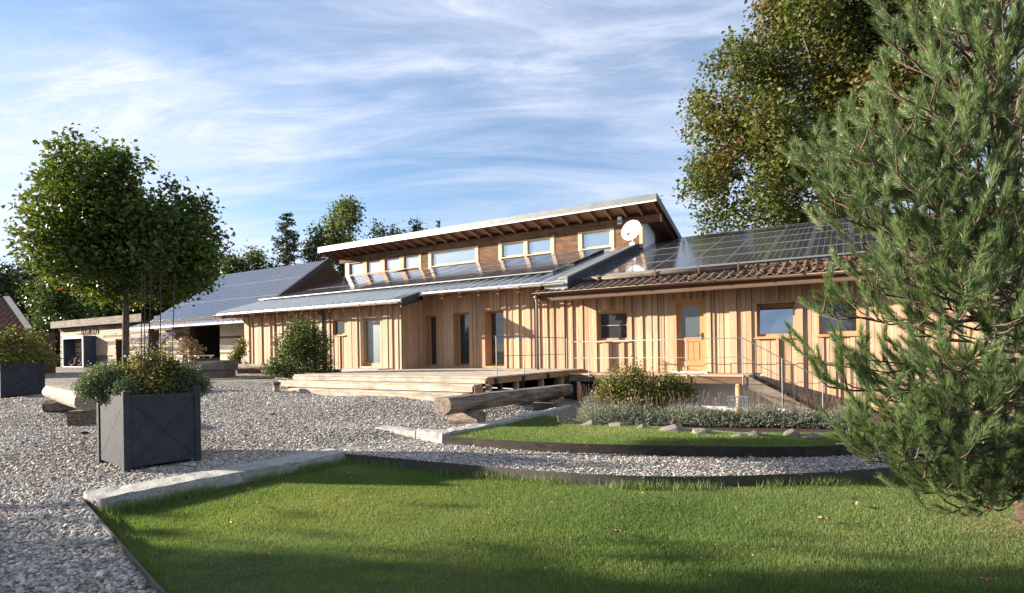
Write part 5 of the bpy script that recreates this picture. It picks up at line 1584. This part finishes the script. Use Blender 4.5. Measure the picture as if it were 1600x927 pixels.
# dried hydrangea by the trough
bl = [pxblob(x, y, r_, 18.6) for x, y, r_ in [(297, 540, 10), (310, 548, 8), (288, 535, 8), (300, 556, 9), (282, 550, 7)]]
p = dep(300, 590, 18.6); p.z = .7
shrub('dry_hydrangea', bl, p, 900, .07, 'dry', 'dried pinkish brown hydrangea behind the stone trough', spray=.05, stems=9)
# plants in the planters
cpl = P_NEAR + Vector((.58 * .5 - .80 * .55, .71 * .5 + .60 * .55, 1.0))
PY = 7.6
def pl(name, spec, n, leaf, mat, label, spray, stems=8, up=.3, shell=.5):
    Y = 8.15 if 'right side' in label else 7.8 if 'left side' in label else 8.0
    bl = [pxblob(x, y, r_, Y + dy) for x, y, r_, dy in spec]
    p = dep(sum(s_[0] for s_ in spec) / len(spec), 615, Y); p.z = .98
    return shrub(name, bl, p, n, leaf, mat, label, 'plant', None, spray, stems, up, shell)
pl('catmint', [(160, 600, 26, 0), (140, 605, 18, -.05), (185, 596, 22, .1), (200, 610, 18, -.2), (150, 588, 16, .1), (172, 580, 14, .2), (128, 608, 9, -.05)], 15000, .026, 'catmint', 'grey-green catmint spilling over the left side of the front planter', .03, 5)
pl('catmint', [(262, 602, 22, .1), (285, 598, 24, .15), (305, 602, 20, .25), (245, 606, 16, -.1), (295, 588, 16, .2), (318, 604, 11, .3)], 15000, .026, 'catmint', 'grey-green catmint mound at the right side of the front planter', .03, 5)
pl('flowering_shrub', [(225, 596, 26, 0), (205, 588, 20, .1), (250, 586, 24, .1), (230, 575, 20, .2), (265, 572, 14, .2), (210, 600, 18, -.25), (240, 605, 20, -.25), (220, 560, 10, .2), (250, 558, 10, .2), (275, 575, 12, .2)], 4200, .048, 'yellowgreen', 'yellow-green shrub with blue flower heads in the middle of the front planter', .06, 14)
fs_ = empty('blue_blossom', dep(235, 600, 7.95), 0, 'cluster of dusty blue flower heads rising among the garden stakes', 'flowers')
o0 = fs_.location.copy()
mb = MB(); hd = []
for (x, y, r_) in [(205, 560, 6), (218, 530, 5), (228, 528, 6), (238, 555, 6), (250, 558, 5), (232, 545, 5), (262, 525, 6), (268, 521, 5), (250, 537, 4), (248, 594, 5), (205, 530, 4), (268, 545, 4), (222, 553, 5), (212, 543, 4), (255, 530, 4)]:
    p = dep(x, y, 7.9 + random.uniform(-.15, .25)) - o0; s = r_ * 7.9 / F
    hd.append(p[:] + (s, s, s * .7)); limb(mb, (random.uniform(-.1, .1), random.uniform(-.1, .1), .0), p, .005, .003, 5, 5, .04)
    for _ in range(3):
        t = random.uniform(.5, .95)
P, k = blob_points(hd, 1100, .012, 6, .5); leaf_mesh('petals', P, .017, M['bluebloom'], fs_, None, .2)
Q = np.repeat(np.array([(h[0], h[1], h[2]) for h in hd]), 26, 0); Q = Q * (1 - .35 * RNG.random((len(Q), 1))) + RNG.normal(0, .045, Q.shape); Q[:, 2] -= .04
leaf_mesh('foliage', Q, .045, M['yellowgreen'], fs_); mb.build('stems', M['twig'], fs_)
sg2 = 'thin rusty stakes in the front planter'
for i, (xb, xt, yt, lb) in enumerate(((219, 222, 424, 'leftmost thin rusty stake in the front planter'), (226, 226, 428, 'second rusty stake, close beside the leftmost'), (230, 236, 424, 'thicker leaning stake with a side twig in the front planter'), (250, 251, 425, 'rusty stake right of the leaning one'), (267, 273, 426, 'rightmost thin rusty stake in the front planter'))):
    a_ = dep(xb, 612, 7.75 + .08 * i); a_.z = .9; b_ = dep(xt, yt, 7.75 + .08 * i)
    mb = MB(); mb.tube([Vector((0, 0, 0)), b_ - a_], .007 if i != 2 else .009, 6); q = mb.build('garden_stake', M['rust']); q.location = a_
    tag(q, lb, 'stake', sg2)
mb = MB(); t0 = dep(220, 447, 7.75); t1 = dep(273, 447, 8.07); mb.tube([t0, t0.lerp(t1, .3) + Vector((0, 0, .01)), t1], .003, 4); q = mb.build('tie_wire', M['rust']); tag(q, 'thin wire tying the tops of the rusty stakes together', 'wire')
bl = [pxblob(x, y, r_, 16.6, dy) for x, y, r_, dy in [(0, 545, 28, 0), (30, 542, 24, .2), (55, 550, 16, 0), (15, 528, 16, .2), (40, 530, 12, .3), (70, 558, 10, .2), (-25, 540, 25, 0), (-5, 560, 16, -.3), (35, 562, 13, -.3)]]
p = dep(12, 572, 16.6); p.z = 1.4
shrub('planter_shrub', bl, p, 4200, .085, 'yellowgreen', 'spreading yellowish shrub growing in the second planter at the left edge', 'shrub', None, .09, 14)

# ---------------------------------------------------------------- the pine on the right
PB = Vector((4.57, 4.98, 0.0))
pine = empty('pine_tree', PB, 0, 'young bushy long-needled pine filling the right side of the lawn', 'tree')
rp = random.Random(21); rg_ = np.random.default_rng(21)
trunk_pts = [(PB, .072), (dep(1594, 700, 4.98), .066), (dep(1600, 560, 5.0), .062), (dep(1592, 420, 5.02), .058), (dep(1572, 270, 5.05), .058), (dep(1560, 150, 5.1), .045), (dep(1556, 10, 5.1), .036), (dep(1552, -130, 5.1), .022), (dep(1550, -260, 5.1), .008)]
tb_ = MB(); tb_.tube([p - PB for p, r in trunk_pts], [r for p, r in trunk_pts], 10)
fk = [(dep(1574, 300, 5.04), .045), (dep(1588, 210, 4.95), .036), (dep(1602, 120, 4.9), .03), (dep(1612, 0, 4.9), .02), (dep(1620, -120, 4.9), .008)]
tb_.tube([p - PB for p, r in fk], [r for p, r in fk], 8)
tb_.build('trunk', M['pine_bark'], pine, True)
wood_b = MB(); shoots = []
def trunk_at(z):
    for (a, _), (b_, _) in zip(trunk_pts[:-1], trunk_pts[1:]):
        if a.z <= z <= b_.z: return a.lerp(b_, (z - a.z) / (b_.z - a.z))
    return trunk_pts[-1][0]
def pine_branch(tip, zoff, r0, dens=1.0, length_lat=.38):
    tip = Vector(tip)
    z0 = max(.25, tip.z - zoff)
    a = trunk_at(z0); L_ = (tip - a).length
    mid1 = a.lerp(tip, .35) + Vector((0, 0, -.02 * L_)); mid2 = a.lerp(tip, .7) + Vector((0, 0, -.07 * L_))
    pts = [a]
    for i in range(1, 9):
        t = i / 8
        p = (1 - t) ** 3 * a + 3 * (1 - t) ** 2 * t * mid1 + 3 * (1 - t) * t * t * mid2 + t ** 3 * tip
        pts.append(p + Vector((rp.uniform(-1, 1), rp.uniform(-1, 1), rp.uniform(-1, 1))) * .015 * L_)
    pts[-1] = tip
    wood_b.tube([p - PB for p in pts], [r0 * (1 - .75 * i / 8) for i in range(9)], 6)
    shoots.append((pts[-2].lerp(tip, .2), (tip - pts[-2]).normalized() + Vector((0, 0, .35)), rp.uniform(.20, .32)))
    n = max(3, int(L_ * 4.6 * dens))
    for k in range(n):
        t = .22 + .76 * (k + rp.random()) / n
        f = t * 8; i = min(7, int(f)); p = pts[i].lerp(pts[i + 1], f - i); d = (pts[i + 1] - pts[i]).normalized()
        side = d.cross(Vector((0, 0, 1))).normalized() * rp.choice((-1, 1))
        ang = rp.uniform(.5, 1.1)
        dd = (d * math.cos(ang) + side * math.sin(ang) * rp.uniform(.4, 1) + Vector((0, 0, rp.uniform(.0, .75)))).normalized()
        l = length_lat * (1.1 - .55 * t) * rp.uniform(.5, 1.15)
        q = p + dd * l
        wood_b.tube([p - PB, p.lerp(q, .5) - PB + Vector((0, 0, -.02)), q - PB], [.009, .007, .004], 5, 0, False)
        m_ = 1 + int(l * 5.5)
        for s_ in range(m_):
            tt = .45 + .55 * (s_ + 1) / m_ if m_ > 1 else 1
            o_ = p.lerp(q, tt)
            sd_ = (dd * .8 + Vector((rp.uniform(-.45, .45), rp.uniform(-.45, .45), rp.uniform(.25, 1.3)))).normalized()
            shoots.append((o_, sd_, rp.uniform(.15, .28)))
tips = [ # photo x, y, depth of branch tips on the left outline and inside
 (1372, 18, 5.3, .5), (1378, 62, 4.9, .55), (1425, -10, 4.6, .5), (1400, 95, 5.5, .5), (1385, 130, 5.0, .55), (1455, 60, 4.4, .6), (1350, 195, 5.2, .6), (1400, 180, 4.5, .55),
 (1335, 255, 5.0, .6), (1264, 252, 5.2, .6), (1274, 278, 4.8, .6), (1282, 240, 5.0, .6), (1310, 215, 4.8, .6), (1285, 320, 4.6, .55), (1320, 270, 5.4, .6), (1345, 230, 4.3, .6), (1268, 300, 5.0, .55), (1295, 238, 5.6, .6), (1330, 300, 4.6, .6), (1345, 340, 4.3, .55), (1290, 345, 5.3, .5), (1400, 270, 4.2, .6), (1305, 375, 4.9, .45),
 (1390, 350, 4.2, .5), (1325, 432, 5.2, .35), (1360, 445, 4.6, .35), (1385, 420, 4.2, .4), (1440, 400, 4.0, .45), 
 (1280, 488, 4.9, .12), (1310, 482, 4.8, .12), (1420, 500, 4.4, .25),
 (1268, 566, 4.9, .02), (1285, 600, 4.7, -.02), (1340, 590, 4.6, .05), (1345, 640, 5.0, -.02), (1375, 620, 4.4, .0), (1310, 690, 4.75, -.1), (1350, 705, 4.6, -.12), (1390, 660, 4.4, -.05), (1430, 640, 4.1, .0),
 (1405, 720, 4.2, -.12), (1440, 745, 4.3, -.15), (1470, 775, 4.2, -.18), (1510, 790, 4.2, -.16), (1455, 700, 4.0, -.1), (1500, 720, 3.9, -.1), (1545, 750, 4.1, -.12), (1580, 700, 4.0, -.05),
 (1480, 560, 3.9, .15), (1500, 640, 3.8, .05), (1560, 610, 3.9, .08), (1450, 470, 4.0, .25), (1500, 440, 3.9, .3), (1540, 500, 3.9, .25), (1520, 340, 4.0, .4), (1450, 300, 4.1, .5), (1480, 220, 4.1, .5), (1530, 250, 4.0, .45), (1590, 330, 4.0, .4), (1590, 420, 3.9, .3),
 (1500, 120, 4.2, .55), (1440, 140, 4.4, .6), (1560, 100, 4.2, .5), (1500, 30, 4.3, .6), (1550, -20, 4.3, .6), (1600, 190, 4.2, .5), (1470, -40, 4.7, .6), (1470, 800, 4.35, -.2), (1530, 812, 4.15, -.2), (1560, 796, 4.35, -.2), (1596, 785, 4.1, -.18), (1500, 762, 4.5, -.15), (1440, 768, 4.4, -.2), (1545, 770, 4.55, -.15), (1590, 745, 4.3, -.15),
 (1530, 60, 4.4, .55), (1592, 60, 4.3, .5), (1570, -12, 4.5, .55), (1540, 170, 4.3, .5), (1592, 245, 4.4, .45), (1500, -60, 4.5, .6), (1520, 130, 5.7, .5), (1575, 40, 5.8, .5), (1480, 60, 5.6, .5), (1590, 140, 5.7, .5), (1545, 320, 4.3, .4), (1570, 380, 4.4, .4), (1330, 672, 4.7, -.05), (1368, 692, 4.5, -.08), (1402, 702, 4.4, -.1), (1422, 680, 4.3, -.05), (1342, 722, 4.55, -.12), (1300, 605, 4.8, 0), (1320, 560, 4.7, .05)]
for (x, y, Y, zo) in tips:
    pine_branch(dep(x + rp.uniform(-5, 5), y + rp.uniform(-5, 5), Y), zo, .017 if y < 400 else .015, 1.15)
for i in range(46):                               # branches to the right, back and front
    z = .5 + 4.9 * i / 45; a = rp.uniform(-1.9, 1.9); l = (1.75 - .24 * max(0, z - 1)) * rp.uniform(.6, 1.0)
    c = trunk_at(z)
    if math.sin(a) * l > 1.9: continue
    pine_branch(c + Vector((math.cos(a) * l, math.sin(a) * l, rp.uniform(-.05, .5) * (z > 1) + .1)), .1 + .35 * (z > 1.2), .016, .9)
wood_b.build('branches', M['pine_bark'], pine, True)
def needles(sh):
    N_ = 210
    O = np.array([s[0] - PB for s in sh]); D = np.array([s[1].normalized() for s in sh]); Ln = np.array([s[2] for s in sh]); n = len(sh)
    t = rg_.random((n, N_)) ** .8
    base = O[:, None] + D[:, None] * (t * Ln[:, None])[..., None]
    rv = rg_.normal(0, 1, (n, N_, 3)); rv -= D[:, None] * (rv * D[:, None]).sum(-1, keepdims=True); rv /= np.linalg.norm(rv, axis=-1, keepdims=True)
    an = rg_.uniform(.28, .78, (n, N_, 1)) * (1.15 - .55 * t[..., None])
    dr = D[:, None] * np.cos(an) + rv * np.sin(an); dr[..., 2] -= .03
    ln = rg_.uniform(.062, .105, (n, N_, 1))
    sd_ = np.cross(dr, rg_.normal(0, 1, (n, N_, 3))); sd_ /= np.linalg.norm(sd_, axis=-1, keepdims=True) + 1e-9
    V = np.stack([base - sd_ * .0018, base + sd_ * .0018, base + dr * ln], 2)
    r = np.clip(rg_.normal(.45, .16, (n, 1)) + rg_.normal(0, .12, (n, N_)), 0, .95)
    r[rg_.random((n, N_)) < .02] = 1
    V = V.reshape(-1, 3); np_mesh('needles', V, np.arange(len(V)).reshape(-1, 3), M['pine'], r.ravel(), pine)
needles(shoots)

# fallen leaves
M['leaf_a'] = plain('brown_leaf', (.28, .14, .06), .8); M['leaf_b'] = plain('tan_leaf', (.42, .27, .15), .8)
fl_ = [(398, 787, 0, 'curled brown leaf near the granite kerb on the lawn'), (548, 741, 0, 'brown leaf at the shaded top corner of the lawn'), (359, 819, 0, 'pale small leaf on the lawn below the curled one'), (964, 832, 0, 'pale leaf lying in the middle of the lawn'), (1286, 812, 0, 'reddish leaf on the sunny right half of the lawn'), (1541, 909, 0, 'orange leaf at the lower right corner of the lawn'),
       (1004, 773, 0, 'small brown leaf just below the curved edging'), (389, 765, 0, 'brown leaf tucked at the foot of the granite kerb'), (1336, 788, 0, 'pale leaf left of the pine branches'), (742, 845, 0, 'tiny pale leaf left of the lawn centre'),
       (116, 777, .10, 'brown leaf on the left gravel near the edging'), (60, 752, .10, 'brown leaf on shaded gravel at the left'), (25, 787, .07, 'brown leaf low on the gravel at the left edge')]
for i, (x, y, z, lb) in enumerate(fl_):
    p = onz(x, y, z + .045); mb = MB(); s = .045 if i not in (2, 9) else .03; a = random.uniform(0, 6.28)
    out_ = []
    for k in range(10):
        t = a + k * math.pi / 5; r_ = s * (1 if k % 2 == 0 else .55) * random.uniform(.8, 1.15)
        out_.append((math.cos(t) * r_, math.sin(t) * r_, .012 + random.uniform(-.008, .018)))
    mb.add(out_ + [(0, 0, 0)], [(k, (k + 1) % 10, 10) for k in range(10)])
    q = mb.build('fallen_leaf', M['leaf_a' if i % 2 else 'leaf_b'] if 'leaf_a' in M else plain('fallen_leaf', (.30, .15, .07), .8)); q.location = p
    tag(q, lb, 'leaf', 'fallen leaves')

# clover and weeds in the turf, needle litter under the pine
def turf_leaves(name, n, box, patch_n, size, mat, z=.012):
    cx = RNG.uniform(box[0], box[1], patch_n); cy = RNG.uniform(box[2], box[3], patch_n); k = RNG.integers(0, patch_n, n)
    x = cx[k] + RNG.normal(0, .13, n); y = cy[k] + RNG.normal(0, .09, n); ok = inpoly_np(x, y, LAWN)
    P = np.column_stack([x[ok], y[ok], RNG.uniform(.006, .024, ok.sum()) + z])
    tag(leaf_mesh(name, P, size, mat, None, None, 1.6, .8, .05), kind='stuff')
turf_leaves('clover', 5200, (-4.5, 6.5, 3.4, 7.6), 60, .017, M['green_pale'])
turf_leaves('dry_turf_bits', 2600, (-4, 6.5, 3.4, 7.6), 200, .014, M['dry'])
n = 2600; a = RNG.uniform(0, 6.28, n); q = np.abs(RNG.normal(0, .7, n))
P = np.column_stack([4.5 + np.cos(a) * q, 4.7 + np.sin(a) * q * .7, RNG.uniform(.02, .04, n)])
tag(leaf_mesh('needle_litter', P, .07, M['dry'], None, None, 2.0, .05, 0), kind='stuff')
